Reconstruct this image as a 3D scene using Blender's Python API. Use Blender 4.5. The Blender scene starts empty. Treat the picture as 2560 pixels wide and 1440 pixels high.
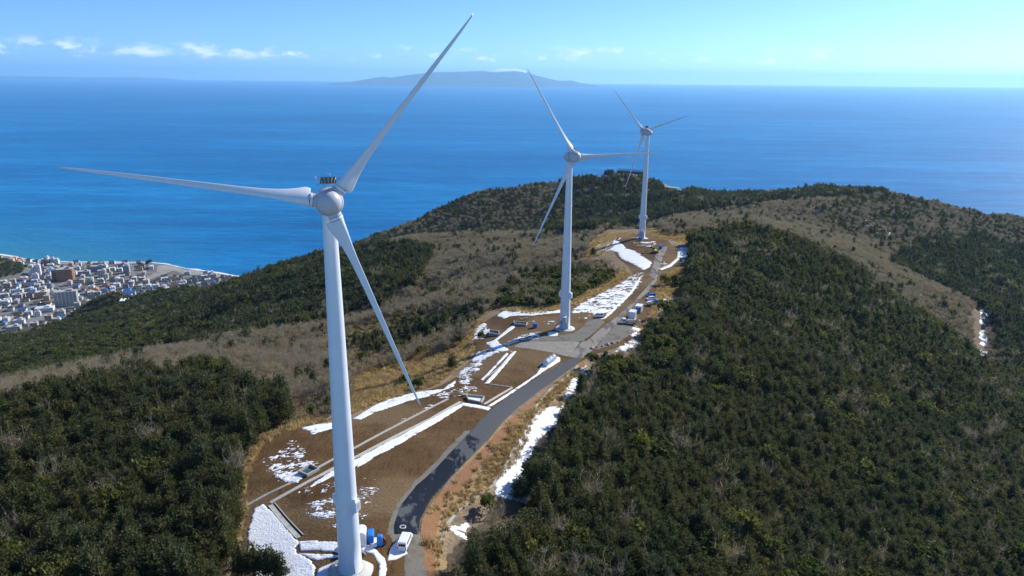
import bpy, bmesh, math, random
import numpy as np
from mathutils import Vector, Matrix
PI = math.pi
R = math.radians
SC = bpy.context.scene

# ------------------------------------------------------------------ camera
CAM_Z = 80.0
PITCH, ROLL, FPX = R(16.0087), 0.0095, 1830.0
_c, _s = math.cos(ROLL), math.sin(ROLL)
FWD = np.array([0, math.cos(PITCH), -math.sin(PITCH)])
_up = np.array([0, math.sin(PITCH), math.cos(PITCH)])
_rt = np.array([1.0, 0, 0])
RGT, UPV = _c * _rt + _s * _up, -_s * _rt + _c * _up
cd = bpy.data.cameras.new('camera')
cam = bpy.data.objects.new('camera', cd)
SC.collection.objects.link(cam)
cd.sensor_width, cd.lens = 36.0, 36.0 * FPX / 2560.0
cd.clip_start, cd.clip_end = 1.0, 300000.0
cam.matrix_world = Matrix(((RGT[0], UPV[0], -FWD[0], 0), (RGT[1], UPV[1], -FWD[1], 0), (RGT[2], UPV[2], -FWD[2], CAM_Z), (0, 0, 0, 1)))
SC.camera = cam

# ------------------------------------------------------------------ light
SUN_AZ, SUN_EL = 52.0, 33.0         # azimuth measured from the view direction (+Y) to the right
SKY_STRENGTH = 0.10
wd = bpy.data.worlds.new('World')
SC.world = wd
wd.use_nodes = True
wn, wl = wd.node_tree.nodes, wd.node_tree.links
sky = wn.new('ShaderNodeTexSky')
sky.sky_type = 'NISHITA'
sky.sun_disc = False
sky.sun_elevation, sky.sun_rotation = R(SUN_EL), R(SUN_AZ)
sky.altitude, sky.air_density, sky.dust_density, sky.ozone_density = 800.0, 0.6, 0.7, 6.0
bg = wn['Background']
bg.inputs['Strength'].default_value = SKY_STRENGTH
# small fair-weather clouds low in the sky, laid out by direction (azimuth, elevation)
def _wm(op, a, b=None, c=False):
    n = wn.new('ShaderNodeMath')
    n.operation, n.use_clamp = op, c
    for k, v in enumerate((a, b)):
        if isinstance(v, (int, float)): n.inputs[k].default_value = v
        elif v is not None: wl.new(v, n.inputs[k])
    return n.outputs[0]
tcw = wn.new('ShaderNodeTexCoord')
spw = wn.new('ShaderNodeSeparateXYZ')
wl.new(tcw.outputs['Generated'], spw.inputs[0])
az = _wm('ARCTAN2', spw.outputs[0], spw.outputs[1])
def _wnoise(su, sv, off, det, rough):
    cb = wn.new('ShaderNodeCombineXYZ')
    wl.new(_wm('ADD', _wm('MULTIPLY', az, su), off), cb.inputs[0])
    wl.new(_wm('MULTIPLY', spw.outputs[2], sv), cb.inputs[1])
    n = wn.new('ShaderNodeTexNoise')
    n.inputs['Detail'].default_value, n.inputs['Roughness'].default_value, n.inputs['Scale'].default_value = det, rough, 1.0
    wl.new(cb.outputs[0], n.inputs['Vector'])
    return n.outputs['Fac']
def _ss(v, a, b):
    n = wn.new('ShaderNodeMapRange')
    n.interpolation_type = 'SMOOTHSTEP'
    wl.new(v, n.inputs[0])
    n.inputs[1].default_value, n.inputs[2].default_value = a, b
    return n.outputs[0]
def _cmix(f, a, b, mode='MIX'):
    n = wn.new('ShaderNodeMix')
    n.data_type, n.blend_type = 'RGBA', mode
    for sock, v in ((n.inputs[0], f), (n.inputs[6], a), (n.inputs[7], b)):
        if isinstance(v, (int, float)): sock.default_value = v
        elif isinstance(v, tuple): sock.default_value = (*v, 1)
        else: wl.new(v, sock)
    return n.outputs[2]
# below the horizon the sky keeps its horizon tone
hc = wn.new('ShaderNodeCombineXYZ')
wl.new(spw.outputs[0], hc.inputs[0])
wl.new(spw.outputs[1], hc.inputs[1])
wl.new(_wm('MAXIMUM', spw.outputs[2], 0.004), hc.inputs[2])
wl.new(hc.outputs[0], sky.inputs['Vector'])
tinted = _cmix(1.0, sky.outputs[0], (0.90, 1.12, 1.30), 'MULTIPLY')
puff = _wnoise(30.0, 66.0, 3.1, 7.0, 0.62)
low = _wnoise(5.0, 30.0, 8.7, 4.0, 0.55)
band = _wm('MULTIPLY', _ss(spw.outputs[2], 0.016, 0.025), _wm('SUBTRACT', 1.0, _ss(spw.outputs[2], 0.027, 0.044)))
left = _wm('SUBTRACT', 1.0, _ss(az, -0.45, 0.10))
near_isle = _wm('MULTIPLY', _wm('SUBTRACT', 1.0, _ss(_wm('ABSOLUTE', _wm('SUBTRACT', az, 0.085)), 0.01, 0.075)), 2.0)
left = _wm('ADD', left, near_isle)
cov = _wm('MULTIPLY', _ss(_wm('ADD', _wm('ADD', puff, _wm('MULTIPLY', left, 0.07)), _wm('MULTIPLY', _wm('SUBTRACT', low, 0.5), 0.9)), 0.52, 0.70), band)
cloudy = _cmix(_ss(puff, 0.48, 0.66), (5.6, 7.2, 9.4), (9.6, 9.9, 10.2))
wl.new(_cmix(_wm('MULTIPLY', cov, 0.72), tinted, cloudy), bg.inputs['Color'])
sl = bpy.data.lights.new('sun', 'SUN')
sl.energy, sl.angle, sl.color = 4.3, R(0.53), (1.0, 0.97, 0.92)
so = bpy.data.objects.new('sun', sl)
SC.collection.objects.link(so)
SUN_DIR = Vector((math.sin(R(SUN_AZ)) * math.cos(R(SUN_EL)), math.cos(R(SUN_AZ)) * math.cos(R(SUN_EL)), math.sin(R(SUN_EL))))
so.rotation_euler = SUN_DIR.to_track_quat('Z', 'Y').to_euler()
so.location = (60, 60, 200)
SC.view_settings.view_transform = 'Standard'
SC.view_settings.look = 'None'
SC.view_settings.exposure = 0.50
SC.view_settings.gamma = 1.0
SC.cycles.use_denoising = True
SC.cycles.max_bounces = 5
SC.cycles.diffuse_bounces = 2
SC.cycles.glossy_bounces = 2
SC.cycles.transmission_bounces = 2
SC.cycles.volume_bounces = 2
SC.cycles.transparent_max_bounces = 4

# ------------------------------------------------------------------ layout helpers
def ray(px, py):
    return FWD + RGT * ((px - 1280.0) / FPX) - UPV * ((py - 720.0) / FPX)

def at_y(px, py, Y):
    d = ray(px, py)
    return np.array([0, 0, CAM_Z]) + d * (Y / d[1])

def at_z(px, py, z):
    d = ray(px, py)
    return np.array([0, 0, CAM_Z]) + d * ((z - CAM_Z) / d[2])

def project(x, y, z):
    dx, dy, dz = x, y, z - CAM_Z
    w = dx * FWD[0] + dy * FWD[1] + dz * FWD[2]
    w = np.where(np.abs(w) < 1e-3, 1e-3, w)
    px = 1280 + FPX * (dx * RGT[0] + dy * RGT[1] + dz * RGT[2]) / w
    py = 720 - FPX * (dx * UPV[0] + dy * UPV[1] + dz * UPV[2]) / w
    return px, py, w

def _hash(ix, iy, seed):
    h = (ix.astype(np.int64) * 374761393 + iy.astype(np.int64) * 668265263 + seed * 1442695041) & 0x7fffffff
    h = ((h ^ (h >> 13)) * 1274126177) & 0x7fffffff
    h = h ^ (h >> 16)
    return (h & 0xffff) / 65535.0

def vnoise(x, y, seed=0):
    ix, iy = np.floor(x), np.floor(y)
    fx, fy = x - ix, y - iy
    fx, fy = fx * fx * (3 - 2 * fx), fy * fy * (3 - 2 * fy)
    a, b = _hash(ix, iy, seed), _hash(ix + 1, iy, seed)
    c, d = _hash(ix, iy + 1, seed), _hash(ix + 1, iy + 1, seed)
    return (a * (1 - fx) + b * fx) * (1 - fy) + (c * (1 - fx) + d * fx) * fy

def fbm(x, y, seed=0, octv=4, gain=0.5):
    s, a, t = 0.0, 1.0, 0.0
    for k in range(octv):
        s = s + a * vnoise(x * 2 ** k + 17.3 * k, y * 2 ** k - 9.1 * k, seed + k)
        t += a
        a *= gain
    return s / t

def inpoly(px, py, poly):
    r = np.zeros(np.shape(px), bool)
    n = len(poly)
    j = n - 1
    for i in range(n):
        xi, yi = poly[i][0], poly[i][1]
        xj, yj = poly[j][0], poly[j][1]
        if yi != yj:
            r ^= ((yi > py) != (yj > py)) & (px < (xj - xi) * (py - yi) / (yj - yi) + xi)
        j = i
    return r

def polydist(px, py, poly, closed=True):
    d = np.full(np.shape(px), 1e9)
    n = len(poly)
    for i in range(n if closed else n - 1):
        ax, ay = poly[i][0], poly[i][1]
        bx, by = poly[(i + 1) % n][0], poly[(i + 1) % n][1]
        vx, vy = bx - ax, by - ay
        t = np.clip(((px - ax) * vx + (py - ay) * vy) / (vx * vx + vy * vy + 1e-12), 0, 1)
        d = np.minimum(d, np.hypot(px - ax - t * vx, py - ay - t * vy))
    return d

def sdf(px, py, poly):
    """positive inside"""
    d = polydist(px, py, poly)
    return np.where(inpoly(px, py, poly), d, -d)

# ------------------------------------------------------------------ terrain heights (metres, the nearest tower stands at -1.3)
SEA_Z = -300.0
CT = []
def cz(px, py, z): CT.append(at_z(px, py, z))
def cy(px, py, Y, lift=0.0):
    p = at_y(px, py, Y)
    p[2] -= lift
    CT.append(p)
def cc(px, py, z, lift=9.0):        # a point of the tree canopy: the ground lies below it
    p = at_z(px, py, z)
    p[2] -= lift
    CT.append(p)
def cw(x, y, z): CT.append(np.array([x, y, z], float))
# plateau along the road
for a in ((882, 1419, -1.3), (940, 1400, -1.3), (820, 1400, -1.5), (1010, 1375, -1.5), (1020, 1300, -1.7), (950, 1250, -2.2), (760, 1290, -2.6), (1080, 1180, -3.4),
          (1200, 1080, -5.0), (1050, 1080, -4.8), (900, 1150, -3.6), (1300, 1010, -6.6), (1200, 1000, -7.0), (1440, 893, -9.5), (1330, 930, -9.3), (1416, 824, -10.5), (1340, 850, -10.6),
          (1500, 830, -10.4), (1560, 830, -10.8), (1520, 770, -11.0), (1590, 745, -11.6), (1640, 650, -13.0), (1640, 700, -12.4), (1604, 597, -13.6), (1570, 610, -13.7), (1680, 630, -13.4), (1650, 595, -13.8),
          (680, 1255, -3.0), (748, 1345, -2.2), (690, 1330, -4.6), (622, 1300, -5.6), (640, 1425, -5.8), (730, 1420, -3.0), (610, 1160, -4.8), (650, 1090, -5.6), (770, 1055, -6.2), (760, 1150, -4.2),
          (900, 1035, -6.8), (1040, 1000, -7.4), (1130, 960, -8.8), (1190, 885, -10.6), (1250, 800, -11.6), (1240, 780, -11.2), (1350, 790, -11.0), (1480, 735, -12.4),
          (1400, 780, -11.0), (1560, 680, -15.0), (1490, 615, -18.0), (1540, 640, -15.2), (1610, 665, -15.0), (1550, 595, -14.6),
          (1048, 1310, -1.9), (1105, 1350, -5.6), (1150, 1260, -6.4), (1070, 1430, -3.0), (1240, 1200, -7.4), (1180, 1150, -4.0), (1290, 1040, -6.9), (1330, 1030, -9.4), (1450, 925, -11.0), (1390, 960, -9.6),
          (1620, 780, -12.2), (1650, 750, -12.2), (1600, 850, -11.8), (1700, 690, -13.4)):
    cz(*a)
# right-hand forest slope
for a in ((1240, 1440, 1), (1120, 1440, 2.5), (1700, 1440, -12), (2100, 1440, -28), (2560, 1440, -50), (1400, 1220, -3), (1700, 1200, -13), (2100, 1200, -32), (2560, 1200, -58),
          (1300, 1300, -1), (1500, 1000, -5), (1800, 1000, -16), (2200, 1000, -36), (2560, 1000, -62), (1700, 850, -9), (1900, 850, -16), (2200, 850, -37), (1750, 700, -9), (1900, 700, -13),
          (2030, 690, -20), (1740, 620, -8), (1860, 620, -9)):
    cc(*a)
for a in ((2160, 690, 400), (2040, 612, 440), (1865, 552, 462), (2300, 772, 388), (2425, 885, 378), (1760, 575, 455), (1950, 580, 455)):
    cy(*a, lift=9)
# behind the crest: bare valley, snowy lane, far right hill
for a in ((1860, 535, 600), (1720, 545, 640), (2100, 600, 600), (2250, 680, 560), (2330, 730, 540), (2452, 825, 520), (2452, 890, 470), (2540, 900, 480), (2540, 700, 640), (2540, 600, 760), (2560, 552, 860),
          (2400, 520, 860), (2200, 475, 860), (2200, 600, 690), (2000, 540, 700), (2050, 500, 780), (1950, 487, 870), (1800, 485, 900), (2350, 600, 720), (2300, 492, 870)):
    cy(*a, lift=6)
# far headland
for a in ((1690, 462, 1010), (1580, 440, 1060), (1480, 438, 1060), (1350, 458, 1030), (1200, 488, 1010), (1100, 523, 985), (1000, 560, 960), (890, 603, 940), (1550, 560, 800), (1550, 510, 900),
          (1300, 520, 920), (1200, 585, 830), (1000, 605, 840), (1400, 575, 810), (1720, 520, 800), (1750, 475, 960)):
    cy(*a, lift=7)
for a in ((1578, 434, 1040), (1550, 433, 1040), (1605, 435, 1040), (1676, 459, 985), (1705, 467, 975), (1660, 454, 990), (1720, 470, 970)):
    cy(*a, lift=.3)
for a in ((240, 738, 1000), (303, 724, 1000), (363, 727, 985), (412, 720, 960), (460, 722, 930), (222, 765, 985)):
    cy(*a, lift=7)
# dark hill on the left, its far side and the valley before it
for a in ((1000, 610, 560), (1080, 618, 540), (960, 612, 570), (800, 640, 600), (690, 665, 640), (585, 697, 680), (800, 720, 480), (600, 790, 500), (450, 780, 600), (300, 820, 620), (100, 855, 610), (0, 870, 600), (-200, 930, 590),
          (700, 800, 400), (880, 780, 385), (1000, 760, 375), (1000, 690, 440), (200, 905, 400), (0, 935, 380), (300, 880, 400), (500, 855, 375), (-200, 990, 370)):
    cy(*a, lift=8)
for a in ((1130, 640, 500), (1250, 635, 450), (1400, 622, 460), (1180, 720, 350), (1320, 700, 345), (1450, 690, 350), (0, 965, 252), (200, 922, 272), (400, 872, 292), (560, 852, 312), (650, 825, 330), (800, 900, 252), (1000, 860, 270),
          (980, 960, 203), (850, 980, 198), (1110, 890, 238), (1200, 770, 308), (1050, 790, 320), (900, 830, 300), (-250, 1040, 245)):
    cy(*a, lift=3)
# left-hand forest
for a in ((560, 918, -1.5), (300, 940, -1.4), (0, 978, -1.5), (690, 985, -1.5), (0, 1440, 3), (300, 1200, 2), (0, 1200, 1), (500, 1300, 3.5), (450, 1080, 1), (-300, 1200, -1), (-300, 1440, 0), (-300, 1010, -6)):
    cc(*a, lift=9.5)
# hill foot by the town, behind the far hills, behind the camera
for a in ((330, 745, 960), (250, 755, 985), (450, 735, 900), (400, 790, 800)): cy(*a, lift=7)
for a in ((-520, 1010, -262), (-560, 960, -250), (-470, 1090, -296), (-700, 980, -300), (-760, 900, -262), (-330, 1120, -290), (-250, 1000, -200), (-560, 850, -225), (-700, 760, -205), (-900, 900, -300), (-300, 1350, -330), (-600, 1500, -340),
          (-1000, 1300, -340), (-150, 1250, -330), (0, 1250, -330), (0, 1120, -200), (250, 1330, -330), (480, 1250, -320), (700, 1150, -320), (900, 1000, -320), (300, 1150, -110), (600, 960, -170), (760, 820, -190), (700, 650, -150), (1000, 600, -320), (600, 450, -140), (500, 300, -125), (380, 150, -115),
          (0, 0, -30), (-120, 0, -28), (-250, 60, -40), (120, 20, -55), (260, 60, -95), (0, -200, -90), (-300, -150, -110), (300, -150, -150), (-420, 250, -95), (-500, 450, -150), (600, 100, -180),
          (-1200, 900, -320), (-1300, 500, -330), (1300, 300, -330), (0, 1600, -340), (1000, -300, -300), (-900, -300, -300)):
    cw(*a)
CT = np.array(CT)
CT[:, 2] = np.maximum(CT[:, 2], -345)
_RC = 22.0
def _phi(x, y, P): return np.sqrt((x[:, None] - P[None, :, 0]) ** 2 + (y[:, None] - P[None, :, 1]) ** 2 + _RC * _RC)
_A = -_phi(CT[:, 0], CT[:, 1], CT)
_n = len(CT)
_w8 = 0.4 + np.hypot(CT[:, 0], CT[:, 1]) / 150.0
_M = np.zeros((_n + 1, _n + 1))
_M[:_n, :_n] = _A - np.diag(_w8) * -1.0
_M[:_n, _n] = 1
_M[_n, :_n] = 1
_sol = np.linalg.solve(_M, np.append(CT[:, 2], 0))

COAST = [at_z(a, b, SEA_Z)[:2] for a, b in ((-700, 600), (-300, 604), (0, 637), (90, 650), (175, 655), (300, 656), (375, 656), (420, 661), (470, 672), (530, 680), (585, 690), (700, 700))]
TOWN = [tuple(p) for p in COAST] + [(-60, 1200), (-120, 900), (-2500, 900)]
def height0(x, y):
    x, y = np.asarray(x, float).ravel(), np.asarray(y, float).ravel()
    out = np.empty(len(x))
    for i in range(0, len(x), 20000):
        s = slice(i, i + 20000)
        out[s] = -_phi(x[s], y[s], CT) @ _sol[:_n] + _sol[_n]
    r = np.hypot(x, y)
    rough = np.clip((r - 330) / 500, 0, 1)
    out += rough * ((fbm(x / 90.0, y / 90.0, 3, 4) - .5) * 26)
    near = np.clip((x - 60) / 60, 0, 1)
    out += near * (fbm(x / 28.0, y / 28.0, 8, 3) - .5) * 6 * np.clip((600 - r) / 100, 0, 1)
    lft = np.clip((-92 + .42 * (y - 100) - x) / 45, 0, 1) * np.clip((y - 190) / 60, 0, 1) * np.clip((620 - y) / 80, 0, 1)
    out += lft * (fbm(x / 34.0, y / 34.0, 12, 3) - .5) * 9
    # town plain and shore
    dco = polydist(x, y, COAST, False)
    ins = inpoly(x, y, TOWN)
    plain = np.where(ins, -299.5 + np.clip(dco, 0, 30) * .12 + np.clip(dco, 0, 500) * .012, -312.0)
    mound = 40 * np.exp(-(((x + 1010) / 72) ** 2 + ((y - 1335) / 55) ** 2))
    plain = plain + np.where(ins, mound, 0)
    k = 6.0
    m = np.maximum(out, plain)
    out = m + k * np.log(np.exp(np.clip((out - m) / k, -50, 0)) + np.exp(np.clip((plain - m) / k, -50, 0))) * 0.6
    out = np.where(ins & (dco < 400) & (out < -285), np.where(m == plain, plain, out), out)
    return out

def _axis(lo, a, b, hi, d, g):
    core = list(np.arange(a, b + 1e-6, d))
    v, s = [], d
    p = b
    while p < hi:
        s *= g
        s = min(s, 14)
        p += s
        v.append(p)
    w, s, p = [], d, a
    while p > lo:
        s *= g
        s = min(s, 14)
        p -= s
        w.append(p)
    return np.array(w[::-1] + core + v)
GX = _axis(-1500, -75, 135, 1350, 1.0, 1.05)
GY = _axis(-350, 78, 470, 1750, 1.0, 1.05)
_X, _Y = np.meshgrid(GX, GY)
GZ = height0(_X, _Y).reshape(_X.shape)

def hz(x, y):
    """height of the ground mesh itself (same triangles)"""
    x, y = np.asarray(x, float), np.asarray(y, float)
    i = np.clip(np.searchsorted(GX, x) - 1, 0, len(GX) - 2)
    j = np.clip(np.searchsorted(GY, y) - 1, 0, len(GY) - 2)
    u = np.clip((x - GX[i]) / (GX[i + 1] - GX[i]), 0, 1)
    v = np.clip((y - GY[j]) / (GY[j + 1] - GY[j]), 0, 1)
    a, b, c, d = GZ[j, i], GZ[j, i + 1], GZ[j + 1, i], GZ[j + 1, i + 1]
    lo = a + u * (b - a) + v * (d - b)
    hi = a + v * (c - a) + u * (d - c)
    return np.where(u >= v, lo, hi)

def ground(px, py, tmax=2500.0):
    """the ground point seen at a place of the photograph"""
    d = ray(px, py)
    t = np.concatenate([np.arange(60, 700, .5), np.arange(700, tmax, 2.0)])
    P = np.array([0, 0, CAM_Z])[None] + d[None] * t[:, None] / d[1]
    below = P[:, 2] < hz(P[:, 0], P[:, 1])
    k = int(np.argmax(below)) if below.any() else len(t) - 1
    lo, hi = (t[k - 1] if k else t[0]), t[k]
    for _ in range(24):
        m = .5 * (lo + hi)
        q = np.array([0, 0, CAM_Z]) + d * m / d[1]
        if q[2] < hz(q[0], q[1]): hi = m
        else: lo = m
    q = np.array([0, 0, CAM_Z]) + d * hi / d[1]
    return np.array([q[0], q[1], float(hz(q[0], q[1]))])

def gpoly(pts): return [tuple(ground(a, b)[:2]) for a, b in pts]

# ------------------------------------------------------------------ materials
MATS = {}
def _nodes(name):
    m = bpy.data.materials.new(name)
    m.use_nodes = True
    nt = m.node_tree
    b = nt.nodes['Principled BSDF']
    b.inputs['Specular IOR Level'].default_value = 0.25
    MATS[name] = m
    return m, nt, b

def _noise(nt, scale, detail=4.0, rough=0.55, vec=None, stretch=None, dist=0.0):
    n = nt.nodes.new('ShaderNodeTexNoise')
    n.inputs['Scale'].default_value = scale
    n.inputs['Detail'].default_value = detail
    n.inputs['Roughness'].default_value = rough
    n.inputs['Distortion'].default_value = dist
    if vec is None:
        g = nt.nodes.new('ShaderNodeNewGeometry')
        vec = g.outputs['Position']
    if stretch:
        mp = nt.nodes.new('ShaderNodeMapping')
        mp.inputs['Scale'].default_value = stretch
        nt.links.new(vec, mp.inputs['Vector'])
        vec = mp.outputs[0]
    nt.links.new(vec, n.inputs['Vector'])
    return n.outputs['Fac']

def _ramp(nt, fac, stops):
    r = nt.nodes.new('ShaderNodeValToRGB')
    e = r.color_ramp.elements
    while len(e) < len(stops): e.new(0.5)
    for el, (p, c) in zip(e, stops):
        el.position = p
        el.color = (*c, 1) if len(c) == 3 else c
    nt.links.new(fac, r.inputs[0])
    return r.outputs[0]

def _mix(nt, fac, a, b, mode='MIX'):
    n = nt.nodes.new('ShaderNodeMix')
    n.data_type, n.blend_type = 'RGBA', mode
    for sock, v in ((n.inputs[0], fac), (n.inputs[6], a), (n.inputs[7], b)):
        if isinstance(v, (int, float)): sock.default_value = v
        elif isinstance(v, tuple): sock.default_value = (*v, 1) if len(v) == 3 else v
        else: nt.links.new(v, sock)
    return n.outputs[2]

def _math(nt, op, a, b=None, clamp=False):
    n = nt.nodes.new('ShaderNodeMath')
    n.operation, n.use_clamp = op, clamp
    for sock, v in ((n.inputs[0], a), (n.inputs[1], b)):
        if v is None: continue
        if isinstance(v, (int, float)): sock.default_value = v
        else: nt.links.new(v, sock)
    return n.outputs[0]

def _maprange(nt, v, a, b, c=0.0, d=1.0):
    n = nt.nodes.new('ShaderNodeMapRange')
    n.interpolation_type = 'SMOOTHSTEP'
    nt.links.new(v, n.inputs[0])
    for k, x in zip((1, 2, 3, 4), (a, b, c, d)): n.inputs[k].default_value = x
    return n.outputs[0]

def _bump(nt, b, h, strength, dist):
    n = nt.nodes.new('ShaderNodeBump')
    n.inputs['Strength'].default_value, n.inputs['Distance'].default_value = strength, dist
    nt.links.new(h, n.inputs['Height'])
    nt.links.new(n.outputs[0], b.inputs['Normal'])

def paint(name, col, rough=0.5, var=0.08, scale=1.5, metal=0.0, dirt=None, spec=0.3):
    """a plain painted or cast surface with a little wear in it"""
    if name in MATS: return MATS[name]
    m, nt, b = _nodes(name)
    f = _noise(nt, scale, 5)
    lo = tuple(max(0, c * (1 - var)) for c in col)
    hi = tuple(min(1, c * (1 + var)) for c in col)
    c = _ramp(nt, f, [(0.3, lo), (0.7, hi)])
    if dirt:
        f2 = _noise(nt, scale * 0.6, 6, 0.65)
        c = _mix(nt, _maprange(nt, f2, 0.52, 0.72), c, dirt)
    nt.links.new(c, b.inputs['Base Color'])
    b.inputs['Roughness'].default_value = rough
    b.inputs['Metallic'].default_value = metal
    b.inputs['Specular IOR Level'].default_value = spec
    return m

def leafmat(name, cols, patch, patch_amt, rough=0.65, fine=2.2, thin=0.0):
    """foliage: each plant its own tone, clumps of two tones, broad patches"""
    m, nt, b = _nodes(name)
    oi = nt.nodes.new('ShaderNodeObjectInfo')
    c = _ramp(nt, oi.outputs['Random'], [(i / max(1, len(cols) - 1), k) for i, k in enumerate(cols)])
    f = _noise(nt, fine, 3, 0.6)
    c = _mix(nt, _maprange(nt, f, 0.35, 0.68), _mix(nt, 1.0, c, (.62, .62, .62), 'MULTIPLY'), _mix(nt, 1.0, c, (1.45, 1.4, 1.25), 'MULTIPLY'))
    f2 = _noise(nt, 0.045, 4, 0.6)
    c = _mix(nt, _math(nt, 'MULTIPLY', _maprange(nt, f2, 0.45, 0.65), patch_amt), c, patch)
    nt.links.new(c, b.inputs['Base Color'])
    b.inputs['Roughness'].default_value = rough
    b.inputs['Specular IOR Level'].default_value = 0.12
    if thin:                                    # leaves let some of the light through
        tr = nt.nodes.new('ShaderNodeBsdfTranslucent')
        nt.links.new(_mix(nt, 1.0, c, (1.25, 1.3, .9), 'MULTIPLY'), tr.inputs['Color'])
        mx = nt.nodes.new('ShaderNodeMixShader')
        mx.inputs[0].default_value = thin
        nt.links.new(b.outputs[0], mx.inputs[1])
        nt.links.new(tr.outputs[0], mx.inputs[2])
        nt.links.new(mx.outputs[0], nt.nodes['Material Output'].inputs['Surface'])
    return m

leafmat('conifer_leaf', [(.048, .060, .027), (.078, .086, .033), (.106, .098, .037), (.058, .076, .034), (.116, .100, .043), (.070, .082, .033), (.098, .108, .039)], (.058, .076, .040), .5, thin=.38)
leafmat('broad_leaf', [(.075, .094, .028), (.110, .122, .034), (.150, .150, .042), (.085, .104, .036), (.175, .162, .050)], (.05, .066, .026), .4, thin=.38)
leafmat('bare_twig', [(.40, .34, .285), (.47, .40, .33), (.43, .375, .32), (.51, .42, .325), (.37, .33, .29)], (.41, .365, .33), .5, 0.8, 1.0, .25)
leafmat('dry_blade', [(.40, .29, .165), (.48, .36, .22), (.34, .24, .135), (.53, .42, .27)], (.33, .21, .11), .5, 0.8, 0.6, .4)
paint('bark', (.085, .066, .052), .9, .25, 3.0)

def ground_material():
    m, nt, b = _nodes('ground_cover')
    def att(n):
        a = nt.nodes.new('ShaderNodeAttribute')
        a.attribute_name = n
        return a.outputs['Fac']
    fine = _noise(nt, 1.6, 6, 0.65)
    mid = _noise(nt, 0.16, 5, 0.6)
    wide = _noise(nt, 0.03, 4, 0.55)
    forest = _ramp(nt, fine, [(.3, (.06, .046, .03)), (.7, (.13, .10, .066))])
    leafy = _ramp(nt, _mix(nt, .5, fine, mid), [(.3, (.125, .098, .066)), (.5, (.225, .170, .112)), (.72, (.33, .25, .16))])
    grass = _ramp(nt, _mix(nt, .45, fine, mid), [(.28, (.22, .145, .075)), (.5, (.33, .225, .118)), (.72, (.42, .30, .165))])
    soil = _ramp(nt, _mix(nt, .55, fine, mid), [(.3, (.070, .040, .017)), (.5, (.112, .064, .027)), (.7, (.165, .098, .043))])
    rut = _noise(nt, .55, 5, .6, stretch=(2.2, .28, 1))
    soil = _mix(nt, _maprange(nt, rut, .54, .66, 0, .65), soil, (.052, .034, .021))
    soil = _mix(nt, _maprange(nt, wide, .46, .58, 0, .85), soil, _ramp(nt, fine, [(.3, (.125, .084, .044)), (.7, (.21, .142, .075))]))
    red = _ramp(nt, _mix(nt, .5, fine, mid), [(.3, (.21, .105, .052)), (.7, (.33, .185, .095))])
    town = _ramp(nt, _noise(nt, 0.035, 6, 0.7), [(.36, (.085, .080, .058)), (.46, (.17, .165, .15)), (.54, (.13, .125, .12)), (.62, (.24, .19, .125)), (.7, (.10, .105, .06))])
    def soft(n, amt=.5):
        j = _math(nt, 'ADD', att(n), _math(nt, 'MULTIPLY', _math(nt, 'SUBTRACT', mid, .5), amt))
        j = _math(nt, 'ADD', j, _math(nt, 'MULTIPLY', _math(nt, 'SUBTRACT', fine, .5), amt))
        return _maprange(nt, j, .42, .58)
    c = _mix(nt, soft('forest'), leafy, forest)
    c = _mix(nt, soft('grass', .7), c, grass)
    c = _mix(nt, soft('soil', .4), c, soil)
    c = _mix(nt, soft('bank', .4), c, red)
    c = _mix(nt, soft('town', .2), c, town)
    nt.links.new(c, b.inputs['Base Color'])
    b.inputs['Roughness'].default_value = 0.95
    b.inputs['Specular IOR Level'].default_value = 0.08
    _bump(nt, b, _math(nt, 'ADD', fine, mid), 0.7, 0.35)
    return m

def asphalt_material():
    m, nt, b = _nodes('asphalt')
    f = _noise(nt, 6.0, 6, .7)
    dry = _ramp(nt, f, [(.3, (.070, .074, .080)), (.7, (.105, .108, .112))])
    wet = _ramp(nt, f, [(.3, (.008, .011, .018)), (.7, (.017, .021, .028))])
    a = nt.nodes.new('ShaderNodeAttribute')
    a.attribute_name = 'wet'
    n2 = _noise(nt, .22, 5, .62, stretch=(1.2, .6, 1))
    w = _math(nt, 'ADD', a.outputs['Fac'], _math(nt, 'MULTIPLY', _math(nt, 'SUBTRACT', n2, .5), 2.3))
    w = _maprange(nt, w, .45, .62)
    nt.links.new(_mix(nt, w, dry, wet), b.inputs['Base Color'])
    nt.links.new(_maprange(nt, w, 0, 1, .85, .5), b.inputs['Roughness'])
    b.inputs['Specular IOR Level'].default_value = .07
    return m

def track_material():
    """pale worn road surface with darker wheel tracks and patches"""
    m, nt, b = _nodes('worn_road')
    f = _noise(nt, 3.0, 6, .65)
    c = _ramp(nt, f, [(.3, (.19, .165, .135)), (.7, (.28, .25, .205))])
    n2 = _noise(nt, .2, 4, .6, stretch=(1.6, .5, 1))
    c = _mix(nt, _maprange(nt, n2, .5, .62), c, (.10, .10, .105))
    nt.links.new(c, b.inputs['Base Color'])
    b.inputs['Roughness'].default_value = .9
    return m

def gravel_material():
    m, nt, b = _nodes('gravel')
    f = _noise(nt, 4.0, 6, .7)
    c = _ramp(nt, f, [(.3, (.125, .118, .098)), (.7, (.205, .190, .158))])
    n2 = _noise(nt, .25, 4, .6)
    c = _mix(nt, _maprange(nt, n2, .5, .68), c, (.13, .105, .07))
    nt.links.new(c, b.inputs['Base Color'])
    b.inputs['Roughness'].default_value = .95
    return m

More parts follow.
